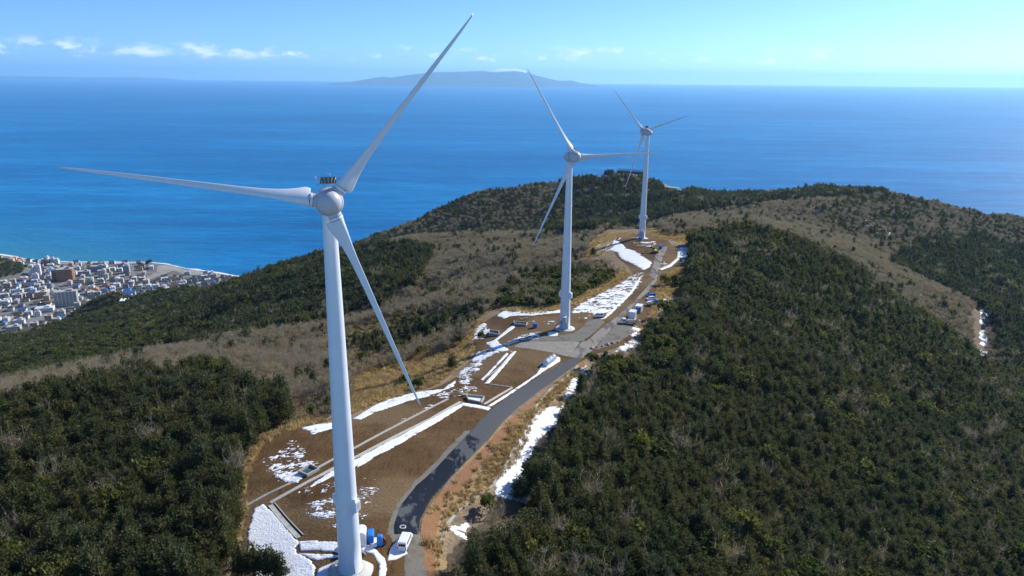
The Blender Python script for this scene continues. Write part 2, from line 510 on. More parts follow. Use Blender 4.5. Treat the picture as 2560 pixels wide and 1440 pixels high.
def snow_material():
    m, nt, b = _nodes('snow')
    f = _noise(nt, 2.4, 5, .6)
    c = _ramp(nt, f, [(.3, (.78, .80, .84)), (.7, (.92, .93, .95))])
    f2 = _noise(nt, 5.5, 6, .72, stretch=(1, .6, 1))
    nt.links.new(_mix(nt, _maprange(nt, f2, .56, .70), c, (.46, .42, .36)), b.inputs['Base Color'])
    b.inputs['Roughness'].default_value = .6
    _bump(nt, b, f, .6, .25)
    return m

def sea_material():
    m, nt, b = _nodes('sea_water')
    g = nt.nodes.new('ShaderNodeNewGeometry')
    wide = _noise(nt, .0011, 5, .6, g.outputs['Position'], (.35, 1.4, 1))
    band = _noise(nt, .006, 4, .6, g.outputs['Position'], (.25, 1.5, 1))
    deep = _ramp(nt, _mix(nt, .5, wide, band), [(.36, (.001, .116, .31)), (.5, (.002, .156, .39)), (.62, (.005, .205, .47))])
    rip = _noise(nt, .028, 5, .7, g.outputs['Position'], (.35, 1.6, 1))
    deep = _mix(nt, _maprange(nt, rip, .42, .60), _mix(nt, 1.0, deep, (.80, .84, .86), 'MULTIPLY'), _mix(nt, 1.0, deep, (2.2, 1.14, 1.10), 'MULTIPLY'))
    a = nt.nodes.new('ShaderNodeAttribute')
    a.attribute_name = 'shallow'
    deep = _mix(nt, a.outputs['Fac'], deep, (.035, .215, .330))
    nt.links.new(deep, b.inputs['Base Color'])
    b.inputs['Roughness'].default_value = .42
    b.inputs['IOR'].default_value = 1.33
    b.inputs['Specular IOR Level'].default_value = 0.09
    w1 = _noise(nt, .035, 5, .7, g.outputs['Position'], (.7, 1.3, 1))
    _bump(nt, b, w1, .35, 9.0)
    return m

def pane_rows(name, wall, glass, sx, sz, fill=(.55, .5), rough=.6):
    """a facade: regular rows of windows set into the wall colour, in object space"""
    m, nt, b = _nodes(name)
    tc = nt.nodes.new('ShaderNodeTexCoord')
    sp = nt.nodes.new('ShaderNodeSeparateXYZ')
    nt.links.new(tc.outputs['Object'], sp.inputs[0])
    u = _math(nt, 'FRACT', _math(nt, 'MULTIPLY', _math(nt, 'ADD', sp.outputs[0], sp.outputs[1]), 1 / sx))
    v = _math(nt, 'FRACT', _math(nt, 'MULTIPLY', sp.outputs[2], 1 / sz))
    mk = _math(nt, 'MULTIPLY', _math(nt, 'LESS_THAN', u, fill[0]), _math(nt, 'LESS_THAN', v, fill[1]))
    oi = nt.nodes.new('ShaderNodeNewGeometry')
    sn = nt.nodes.new('ShaderNodeSeparateXYZ')
    nt.links.new(oi.outputs['True Normal'], sn.inputs[0])
    mk = _math(nt, 'MULTIPLY', mk, _math(nt, 'LESS_THAN', _math(nt, 'ABSOLUTE', sn.outputs[2]), .5))
    nt.links.new(_mix(nt, mk, wall, glass), b.inputs['Base Color'])
    b.inputs['Roughness'].default_value = rough
    return m

M_ground, M_asphalt, M_track, M_gravel, M_snow, M_sea = ground_material(), asphalt_material(), track_material(), gravel_material(), snow_material(), sea_material()
M_concrete = paint('concrete', (.42, .40, .35), .85, .12, 1.2, dirt=(.27, .25, .21))
M_pale = paint('pale_concrete', (.60, .575, .51), .8, .08, .8, dirt=(.46, .44, .38))
M_turbine = paint('turbine_paint', (.71, .735, .75), .38, .03, .35, spec=.4)
M_hub = paint('hub_paint', (.52, .51, .52), .38, .05, .5, dirt=(.46, .44, .43), spec=.4)
M_dark = paint('dark_metal', (.045, .048, .055), .5, .2, 2.0)
M_steel = paint('galvanised_steel', (.42, .43, .44), .45, .12, 2.0, metal=.5)
M_white = paint('white_paint', (.80, .81, .82), .35, .04, 1.0, spec=.5)
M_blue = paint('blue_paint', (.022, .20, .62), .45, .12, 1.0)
M_red = paint('red_paint', (.50, .03, .025), .45, .12, 1.0)
M_yellow = paint('yellow_paint', (.70, .50, .03), .45, .12, 1.0)
M_tyre = paint('tyre_rubber', (.02, .02, .021), .85, .2, 3.0)
M_glass = paint('dark_glass', (.018, .024, .03), .08, .1, 1.0, spec=.8)
M_tan = paint('tan_load', (.34, .25, .15), .9, .2, 1.5)
M_pool = paint('pool_water', (.03, .085, .11), .1, .2, .3, spec=.6)
M_wood = paint('timber', (.24, .16, .09), .85, .2, 2.0)

# ------------------------------------------------------------------ objects and meshes
def link(o):
    SC.collection.objects.link(o)
    return o

def tag(o, label=None, cat=None, group=None, kind=None):
    if label: o['label'] = label
    if cat: o['category'] = cat
    if group: o['group'] = group
    if kind: o['kind'] = kind
    return o

def empty(name, loc, rz=0.0, label=None, cat=None, group=None):
    o = link(bpy.data.objects.new(name, None))
    o.empty_display_size = 0.3
    o.location, o.rotation_euler = [float(v) for v in loc], (0, 0, rz)
    return tag(o, label, cat, group)

def np_mesh(name, V, F, mats, smooth=False, mi=None, attrs=None):
    V = np.asarray(V, np.float32)
    F = np.asarray(F, np.int32)
    k = F.shape[1]
    me = bpy.data.meshes.new(name)
    me.vertices.add(len(V))
    me.vertices.foreach_set('co', V.ravel())
    me.loops.add(F.size)
    me.loops.foreach_set('vertex_index', F.ravel())
    me.polygons.add(len(F))
    me.polygons.foreach_set('loop_start', np.arange(0, F.size, k, dtype=np.int32))
    if mi is not None: me.polygons.foreach_set('material_index', np.asarray(mi, np.int32))
    me.polygons.foreach_set('use_smooth', np.full(len(F), smooth, bool))
    for m in mats: me.materials.append(m)
    for n, a in (attrs or {}).items():
        at = me.attributes.new(n, 'FLOAT', 'POINT')
        at.data.foreach_set('value', np.asarray(a, np.float32))
    me.update()
    me.validate()
    return me

class MB:
    """collects boxes, tubes and lathed shapes; build() links them as ONE mesh object"""
    def __init__(s): s.bm = bmesh.new(); s.idx = 0; s.mats = []
    def mat(s, m):
        if m not in s.mats: s.mats.append(m)
        s.idx = s.mats.index(m)
        return s
    def _f(s, vs, smooth=False):
        try: f = s.bm.faces.new(vs)
        except ValueError: return None
        f.material_index, f.smooth = s.idx, smooth
        return f
    def poly(s, pts): return s._f([s.bm.verts.new(p) for p in pts])
    def box(s, c, d, rz=0.0, M=None, bev=0.0, taper=(1, 1)):
        x, y, z = d[0] / 2, d[1] / 2, d[2] / 2
        T = Matrix.Translation(c) @ Matrix.Rotation(rz, 4, 'Z')
        if M is not None: T = M @ T
        tx, ty = taper
        P = [(-x, -y, -z), (x, -y, -z), (x, y, -z), (-x, y, -z), (-x * tx, -y * ty, z), (x * tx, -y * ty, z), (x * tx, y * ty, z), (-x * tx, y * ty, z)]
        v = [s.bm.verts.new(T @ Vector(p)) for p in P]
        fs = [s._f([v[i] for i in q]) for q in ((0, 3, 2, 1), (4, 5, 6, 7), (0, 1, 5, 4), (1, 2, 6, 5), (2, 3, 7, 6), (3, 0, 4, 7))]
        if bev > 0:
            es = list({e for f in fs for e in f.edges})
            r = bmesh.ops.bevel(s.bm, geom=es, offset=bev, segments=2, affect='EDGES', profile=.5)
            for f in r['faces']: f.material_index = s.idx
        return s
    def tube(s, pts, rad, n=8, cap=True, smooth=True):
        pts = [Vector(p) for p in pts]
        rad = rad if isinstance(rad, (list, tuple)) else [rad] * len(pts)
        rings = []
        up = Vector((0, 0, 1))
        for i, p in enumerate(pts):
            t = (pts[min(i + 1, len(pts) - 1)] - pts[max(i - 1, 0)]).normalized()
            a = t.cross(up)
            if a.length < 1e-3: a = t.cross(Vector((1, 0, 0)))
            a.normalize()
            b = t.cross(a)
            rings.append([s.bm.verts.new(p + (a * math.cos(2 * PI * k / n) + b * math.sin(2 * PI * k / n)) * rad[i]) for k in range(n)])
        for r0, r1 in zip(rings, rings[1:]):
            for k in range(n): s._f([r0[k], r1[k], r1[(k + 1) % n], r0[(k + 1) % n]], smooth)
        if cap:
            s._f(rings[0])
            s._f(rings[-1][::-1])
        return s
    def lathe(s, prof, n=32, M=None, smooth=True):
        """prof: (radius, height) pairs round local Z"""
        M = M or Matrix.Identity(4)
        rings = []
        for r, h in prof:
            if r < 1e-4: rings.append([s.bm.verts.new(M @ Vector((0, 0, h)))])
            else: rings.append([s.bm.verts.new(M @ Vector((r * math.cos(2 * PI * k / n), r * math.sin(2 * PI * k / n), h))) for k in range(n)])
        for a, b in zip(rings, rings[1:]):
            for k in range(n):
                q = (k + 1) % n
                if len(a) == 1 and len(b) == 1: continue
                if len(a) == 1: s._f([a[0], b[q], b[k]], smooth)
                elif len(b) == 1: s._f([a[k], a[q], b[0]], smooth)
                else: s._f([a[k], a[q], b[q], b[k]], smooth)
        return s
    def mesh(s, name):
        me = bpy.data.meshes.new(name)
        bmesh.ops.recalc_face_normals(s.bm, faces=s.bm.faces)
        s.bm.to_mesh(me)
        s.bm.free()
        for m in s.mats: me.materials.append(m)
        return me
    def build(s, name, parent=None, loc=None, rz=0.0):
        o = link(bpy.data.objects.new(name, s.mesh(name)))
        if parent: o.parent = parent
        if loc is not None: o.location, o.rotation_euler = [float(v) for v in loc], (0, 0, rz)
        return o

# ------------------------------------------------------------------ ground, sea, islands
SOIL = gpoly([(560, 1500), (612, 1300), (612, 1210), (650, 1118), (705, 1085), (770, 1066), (835, 1060), (890, 1044), (950, 1014), (1030, 989), (1100, 965), (1150, 937), (1186, 886), (1182, 845), (1210, 806), (1248, 784), (1330, 788), (1410, 776),
              (1480, 746), (1540, 716), (1585, 690), (1570, 665), (1540, 640), (1530, 615), (1535, 598), (1590, 586), (1640, 592), (1680, 612), (1712, 625), (1705, 660), (1660, 690), (1640, 730), (1630, 770), (1600, 830), (1560, 865), (1490, 885),
              (1445, 908), (1380, 950), (1290, 1015), (1220, 1100), (1120, 1200), (1060, 1290), (1052, 1340), (1070, 1500)])
CLEAR = gpoly([(540, 1520), (596, 1340), (596, 1190), (640, 1100), (705, 1070), (770, 1050), (835, 1048), (890, 1030), (950, 1000), (1030, 975), (1100, 950), (1140, 925), (1172, 880), (1170, 840), (1200, 796), (1240, 766), (1330, 775), (1410, 762),
               (1480, 728), (1540, 696), (1560, 680), (1540, 660), (1480, 640), (1470, 612), (1510, 580), (1600, 572), (1660, 585), (1720, 606), (1726, 650), (1700, 700), (1690, 750), (1640, 790), (1612, 850), (1560, 885), (1490, 905), (1465, 925), (1440, 975), (1400, 1010),
               (1370, 1065), (1325, 1120), (1310, 1190), (1335, 1215), (1350, 1245), (1335, 1256), (1290, 1235), (1235, 1265), (1180, 1300), (1165, 1345), (1105, 1385), (1085, 1520)])
BANK = gpoly([(1052, 1345), (1056, 1300), (1085, 1250), (1140, 1190), (1210, 1120), (1258, 1065), (1310, 1018), (1360, 980), (1440, 920), (1460, 900), (1462, 915), (1400, 962), (1360, 995), (1320, 1030), (1270, 1090), (1180, 1190), (1110, 1265), (1095, 1310), (1085, 1380), (1100, 1520), (1075, 1520)])
GRASS = [gpoly(p) for p in (
    [(1052, 1345), (1056, 1300), (1140, 1190), (1258, 1065), (1360, 980), (1462, 900), (1468, 912), (1400, 990), (1350, 1040), (1300, 1150), (1240, 1212), (1130, 1300), (1100, 1400), (1100, 1500)],
    [(835, 1055), (950, 1008), (1100, 960), (1190, 880), (1180, 845), (1215, 800), (1150, 810), (1060, 850), (960, 880), (890, 900), (835, 960)],
    [(1240, 780), (1330, 788), (1420, 772), (1500, 735), (1580, 690), (1560, 668), (1500, 690), (1430, 735), (1340, 762)],
    [(1420, 640), (1480, 600), (1530, 583), (1600, 580), (1700, 560), (1800, 570), (1720, 610), (1600, 600), (1540, 615), (1500, 640)],
    [(1600, 860), (1640, 790), (1680, 740), (1740, 720), (1700, 640), (1650, 680), (1620, 760), (1580, 830)],
    [(560, 1500), (600, 1300), (600, 1180), (650, 1095), (770, 1045), (830, 1050), (700, 1090), (625, 1200), (625, 1300), (600, 1500)])]

def soft_in(x, y, polys, w):
    v = np.full(np.shape(x), -1e9)
    for p in polys:
        bx = (min(a[0] for a in p) - 20, max(a[0] for a in p) + 20)
        by = (min(a[1] for a in p) - 20, max(a[1] for a in p) + 20)
        k = (x > bx[0]) & (x < bx[1]) & (y > by[0]) & (y < by[1])
        if k.any(): v[k] = np.maximum(v[k], sdf(x[k], y[k], p))
    return np.clip(.5 + v / (2 * w), 0, 1)

# what grows where, as outlines on the photograph with a range of distances
BIG = 4000
VEG = [
    ('darkmix', [(205, 768), (235, 728), (300, 708), (410, 702), (520, 690), (520, 800), (330, 880), (0, 880), (0, 846), (70, 822), (150, 802)], 800, 1160),
    ('none', [(1530, 395), (1620, 395), (1622, 436), (1535, 431)], 850, 1200), ('none', [(1612, 405), (1662, 410), (1676, 456), (1612, 441)], 850, 1200), ('none', [(1655, 436), (1700, 446), (1738, 466), (1700, 478), (1658, 462)], 850, 1100), ('none', [(1470, 428), (1530, 430), (1520, 440), (1470, 438)], 850, 1200),
    ('none', [(282, 722), (350, 722), (352, 756), (282, 756)], 800, 1100), ('none', [(945, 598), (966, 598), (966, 616), (945, 616)], 600, 900),
    ('none', [(2440, 745), (2472, 735), (2476, 780), (2468, 860), (2478, 895), (2440, 895), (2438, 820)], 440, 560),
    ('conifer', [(-900, 1000), (0, 980), (200, 938), (480, 912), (570, 918), (690, 962), (735, 1020), (690, 1080), (640, 1170), (604, 1290), (596, 1400), (590, 1800), (-900, 1800)], 50, 235),
    ('mixed', [(1480, 930), (1500, 890), (1590, 870), (1620, 790), (1700, 770), (1740, 800), (1700, 900), (1560, 960), (1480, 1000), (1420, 1040), (1400, 1020)], 100, 330),
    ('conifer', [(1690, 620), (1760, 566), (1860, 545), (1950, 562), (2110, 640), (2300, 760), (2430, 870), (2460, 900), (3200, 1100), (3200, 1900), (1040, 1900), (1070, 1420), (1165, 1310), (1235, 1265), (1300, 1240), (1300, 1150), (1330, 1090), (1400, 1020), (1480, 960),
                 (1560, 900), (1620, 840), (1700, 780), (1720, 720)], 60, 475),
    ('conifer', [(1085, 606), (960, 600), (800, 622), (690, 646), (585, 684), (480, 715), (420, 780), (400, 850), (520, 852), (640, 838), (720, 806), (830, 780), (960, 748), (1030, 700), (1068, 650)], 340, 720),
    ('darkmix', [(480, 700), (330, 770), (150, 790), (0, 826), (-900, 900), (-900, 1010), (0, 955), (200, 905), (330, 872), (400, 858), (420, 780)], 330, 800),
    ('conifer', [(1400, 442), (1480, 428), (1600, 425), (1700, 455), (1800, 470), (1950, 470), (2120, 460), (2200, 452), (2250, 468), (2150, 480), (2037, 486), (1965, 491), (1893, 503), (1784, 510), (1640, 540), (1500, 562), (1370, 572), (1385, 520)], 480, 1300),
    ('greymix', [(860, 620), (890, 580), (1000, 540), (1100, 505), (1200, 470), (1350, 440), (1420, 430), (1400, 442), (1385, 520), (1370, 575), (1300, 615), (1000, 625)], 700, 1300),
    ('conifer', [(2225, 645), (2290, 592), (2450, 575), (2560, 610), (3000, 640), (3000, 1040), (2560, 1000), (2500, 900), (2474, 760), (2350, 700)], 440, 1000),
    ('greymix', [(2200, 450), (2300, 470), (2420, 500), (2560, 530), (2900, 560), (2900, 680), (2560, 620), (2430, 600), (2250, 600), (2100, 560), (2050, 520)], 480, 1100),
    ('green', [(1230, 740), (1240, 700), (1330, 660), (1420, 640), (1500, 640), (1570, 660), (1500, 690), (1420, 730), (1330, 755)], 200, 460),
    ('scrub', [(835, 920), (900, 890), (1010, 850), (1100, 810), (1180, 790), (1230, 760), (1200, 740), (1060, 750), (950, 770), (835, 800)], 150, 400),
    ('scrub', [(560, 960), (690, 960), (830, 960), (830, 1050), (740, 1040), (700, 990)], 120, 260),
    ('grass', [(830, 1060), (890, 900), (1100, 840), (1200, 790), (1200, 900), (1100, 970), (900, 1040)], 130, 290),
    ('grass', [(1240, 785), (1340, 758), (1430, 735), (1560, 665), (1590, 690), (1500, 740), (1400, 780)], 200, 420),
    ('grass', [(1400, 650), (1480, 600), (1600, 578), (1690, 565), (1790, 560), (1800, 575), (1700, 620), (1560, 650)], 380, 520),
    ('grass', [(1590, 860), (1640, 780), (1680, 740), (1740, 730), (1710, 600), (1650, 640), (1600, 760)], 200, 460),
    ('grass', [(1052, 1345), (1140, 1190), (1258, 1065), (1462, 900), (1468, 912), (1400, 990), (1350, 1040), (1300, 1150), (1240, 1212), (1130, 1300), (1100, 1400), (1100, 1500)], 60, 260),
]
VCODE = {'bare': 0, 'none': 1, 'conifer': 2, 'mixed': 3, 'darkmix': 4, 'green': 5, 'scrub': 6, 'grass': 7, 'greymix': 8}
CLEARPX = [(540, 1600), (596, 1340), (596, 1190), (640, 1100), (705, 1072), (770, 1052), (835, 1050), (890, 1032), (950, 1002), (1030, 977), (1100, 952), (1140, 927), (1174, 880), (1172, 842), (1202, 798), (1242, 770), (1330, 778), (1410, 765),
           (1480, 730), (1540, 698), (1560, 680), (1540, 660), (1480, 640), (1472, 614), (1510, 582), (1600, 574), (1660, 588), (1718, 610), (1724, 650), (1700, 700), (1690, 750), (1640, 790), (1606, 850), (1560, 880), (1490, 900), (1472, 925), (1440, 985), (1405, 1012),
           (1372, 1062), (1330, 1108), (1310, 1165), (1335, 1212), (1345, 1240), (1330, 1252), (1290, 1238), (1240, 1258), (1180, 1302), (1165, 1345), (1105, 1385), (1075, 1430), (1060, 1600)]
def vegetation(x, y, z, lift=7.0):
    px, py, w = project(x, y, z + lift)
    wob = 16 * np.clip(200 / np.maximum(w, 50), .15, 1)
    qx = px + (fbm(x / 7.0, y / 7.0, 31, 3) - .5) * 2 * wob
    qy = py + (fbm(x / 7.0, y / 7.0, 47, 3) - .5) * 2 * wob
    code = np.zeros(len(x), int)
    for name, poly, lo, hi in VEG[::-1]:
        code[(y > lo) & (y < hi) & inpoly(qx, qy, poly)] = VCODE[name]
    if lift > 4.5:
        k = (y < 600) & (y > 60)
        for h in (3.0, 6.0, 9.0, 11.5):
            hx, hy, _ = project(x[k], y[k], z[k] + h)
            hit = inpoly(hx, hy, CLEARPX)
            if h > 3.5: hit &= code[k] == 2
            if h > 3.5: hit |= inpoly(hx, hy, CLEARPX) & (code[k] == 0) & (y[k] < 200) & (h < 7)
            cc_ = code[k]
            cc_[hit & (cc_ != 7)] = 1
            code[k] = cc_
    code[inpoly(x, y, CLEAR)] = 1
    code[(z < -283) & (y > 850)] = 1
    return code, px, py, w

def build_ground():
    ny, nx = GZ.shape
    idx = np.arange(ny * nx).reshape(ny, nx)
    a, b, c, d = idx[:-1, :-1].ravel(), idx[:-1, 1:].ravel(), idx[1:, :-1].ravel(), idx[1:, 1:].ravel()
    F = np.concatenate([np.stack([a, b, d], -1), np.stack([a, d, c], -1)])
    x, y, z = _X.ravel(), _Y.ravel(), GZ.ravel()
    code, px, py, w = vegetation(x, y, z, 3.0)
    at = {'soil': soft_in(x, y, [SOIL], 1.2), 'grass': soft_in(x, y, GRASS, 4.0), 'bank': soft_in(x, y, [BANK], 1.0),
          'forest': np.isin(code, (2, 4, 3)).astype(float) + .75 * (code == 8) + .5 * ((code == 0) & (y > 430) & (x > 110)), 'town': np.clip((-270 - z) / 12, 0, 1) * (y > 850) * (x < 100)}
    at['grass'] = np.maximum(at['grass'], (code == 7) * 1.0)
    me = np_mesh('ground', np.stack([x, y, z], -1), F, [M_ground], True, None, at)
    tag(link(bpy.data.objects.new('ground', me)), kind='structure')
build_ground()

def field_sheet(V, F, T, fn, x0, x1, y0, y1, res, lift):
    """adds the part of the ground where fn(x, y) > 0, as triangles cut along its outline, a little above the ground"""
    xs, ys = np.arange(x0, x1 + res, res), np.arange(y0, y1 + res, res)
    X, Y = np.meshgrid(xs, ys)
    Vf = fn(X.ravel(), Y.ravel()).reshape(X.shape)
    Z = hz(X, Y)
    ny, nx = X.shape
    pos = Vf > 0
    cnt = pos[:-1, :-1].astype(int) + pos[:-1, 1:] + pos[1:, :-1] + pos[1:, 1:]
    cache = {}
    def vert(j, i):
        k = (j, i)
        if k not in cache:
            cache[k] = len(V)
            V.append((X[j, i], Y[j, i], Z[j, i] + lift + min(.12, max(0, Vf[j, i]) * T)))
        return cache[k]
    def edge(p, q):
        k = (p, q) if p < q else (q, p)
        if k not in cache:
            a, b = Vf[p], Vf[q]
            t = a / (a - b)
            cache[k] = len(V)
            V.append((X[p] + (X[q] - X[p]) * t, Y[p] + (Y[q] - Y[p]) * t, Z[p] + (Z[q] - Z[p]) * t + lift * .5))
        return cache[k]
    for j, i in np.argwhere(cnt > 0):
        for tri in (((j, i), (j, i + 1), (j + 1, i + 1)), ((j, i), (j + 1, i + 1), (j + 1, i))):
            out = []
            for k in range(3):
                p, q = tri[k], tri[(k + 1) % 3]
                if pos[p]: out.append(vert(*p))
                if pos[p] != pos[q]: out.append(edge(p, q))
            for k in range(1, len(out) - 1): F.append((out[0], out[k], out[k + 1]))

def sheet_obj(name, parts, mat, kind, T=0.0, lift=.06, attr=None):
    V, F = [], []
    for fn, poly, res in parts:
        xs, ys = [p[0] for p in poly], [p[1] for p in poly]
        field_sheet(V, F, T, fn, min(xs) - 1, max(xs) + 1, min(ys) - 1, max(ys) + 1, res, lift)
    V = np.array(V)
    me = np_mesh(name, V, F, [mat], True, None, attr(V) if attr else None)
    return tag(link(bpy.data.objects.new(name, me)), kind=kind)

def hard(pts, res, wob=.25, sc=1.5):
    poly = gpoly(pts)
    return (lambda x, y: sdf(x, y, poly) + (fbm(x / sc, y / sc, 5, 3) - .5) * wob, poly, res)

ROAD_A = [(985, 1336), (985, 1310), (1000, 1265), (1040, 1215), (1100, 1160), (1170, 1085), (1230, 1022), (1290, 976), (1350, 941), (1410, 906), (1432, 893), (1455, 897), (1440, 912), (1400, 941), (1350, 976), (1300, 1015), (1250, 1062), (1200, 1120), (1130, 1190), (1076, 1250), (1050, 1300), (1046, 1337)]
ROAD_B = [(1418, 892), (1434, 877), (1452, 856), (1470, 850), (1492, 830), (1539, 794), (1583, 755), (1611, 725), (1633, 700), (1624, 687), (1633, 660), (1638, 640), (1651, 620), (1667, 616), (1668, 622), (1658, 640), (1651, 664), (1642, 684), (1642, 700), (1622, 728), (1594, 753), (1558, 792), (1520, 833), (1480, 877), (1455, 896)]
def wetness(V):
    px, py, w = project(V[:, 0], V[:, 1], V[:, 2])
    d = V[:, 1]
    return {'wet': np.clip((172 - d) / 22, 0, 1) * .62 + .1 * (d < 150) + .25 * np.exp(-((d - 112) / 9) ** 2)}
sheet_obj('gravel_lot', [hard(p, .5, .8) for p in (
    [(1433, 833), (1450, 822), (1469, 803), (1505, 795), (1510, 808), (1483, 833), (1458, 852), (1428, 857), (1394, 852), (1310, 856), (1290, 850), (1330, 842), (1400, 838)],
    [(1515, 838), (1561, 792), (1594, 790), (1585, 819), (1575, 836), (1547, 856), (1486, 876)],
    [(975, 1338), (1048, 1332), (1058, 1380), (1068, 1460), (1008, 1460), (1015, 1385), (985, 1360)],
    [(968, 1335), (975, 1300), (990, 1260), (1032, 1208), (1092, 1152), (1160, 1078), (1180, 1074), (1110, 1160), (1045, 1220), (1005, 1268), (990, 1310), (990, 1340)])], M_gravel, 'structure', lift=.04)
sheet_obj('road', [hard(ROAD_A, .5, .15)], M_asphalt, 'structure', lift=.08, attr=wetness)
sheet_obj('access_road', [hard(ROAD_B, .6, .3)], M_track, 'structure', lift=.08)
sheet_obj('concrete_apron', [hard([(1283, 868), (1300, 857), (1340, 854), (1450, 855), (1434, 877), (1418, 892), (1389, 884)], .6, .3)], M_gravel if False else paint('apron_concrete', (.245, .225, .185), .9, .18, .5, dirt=(.17, .155, .13)), 'structure', lift=.06)

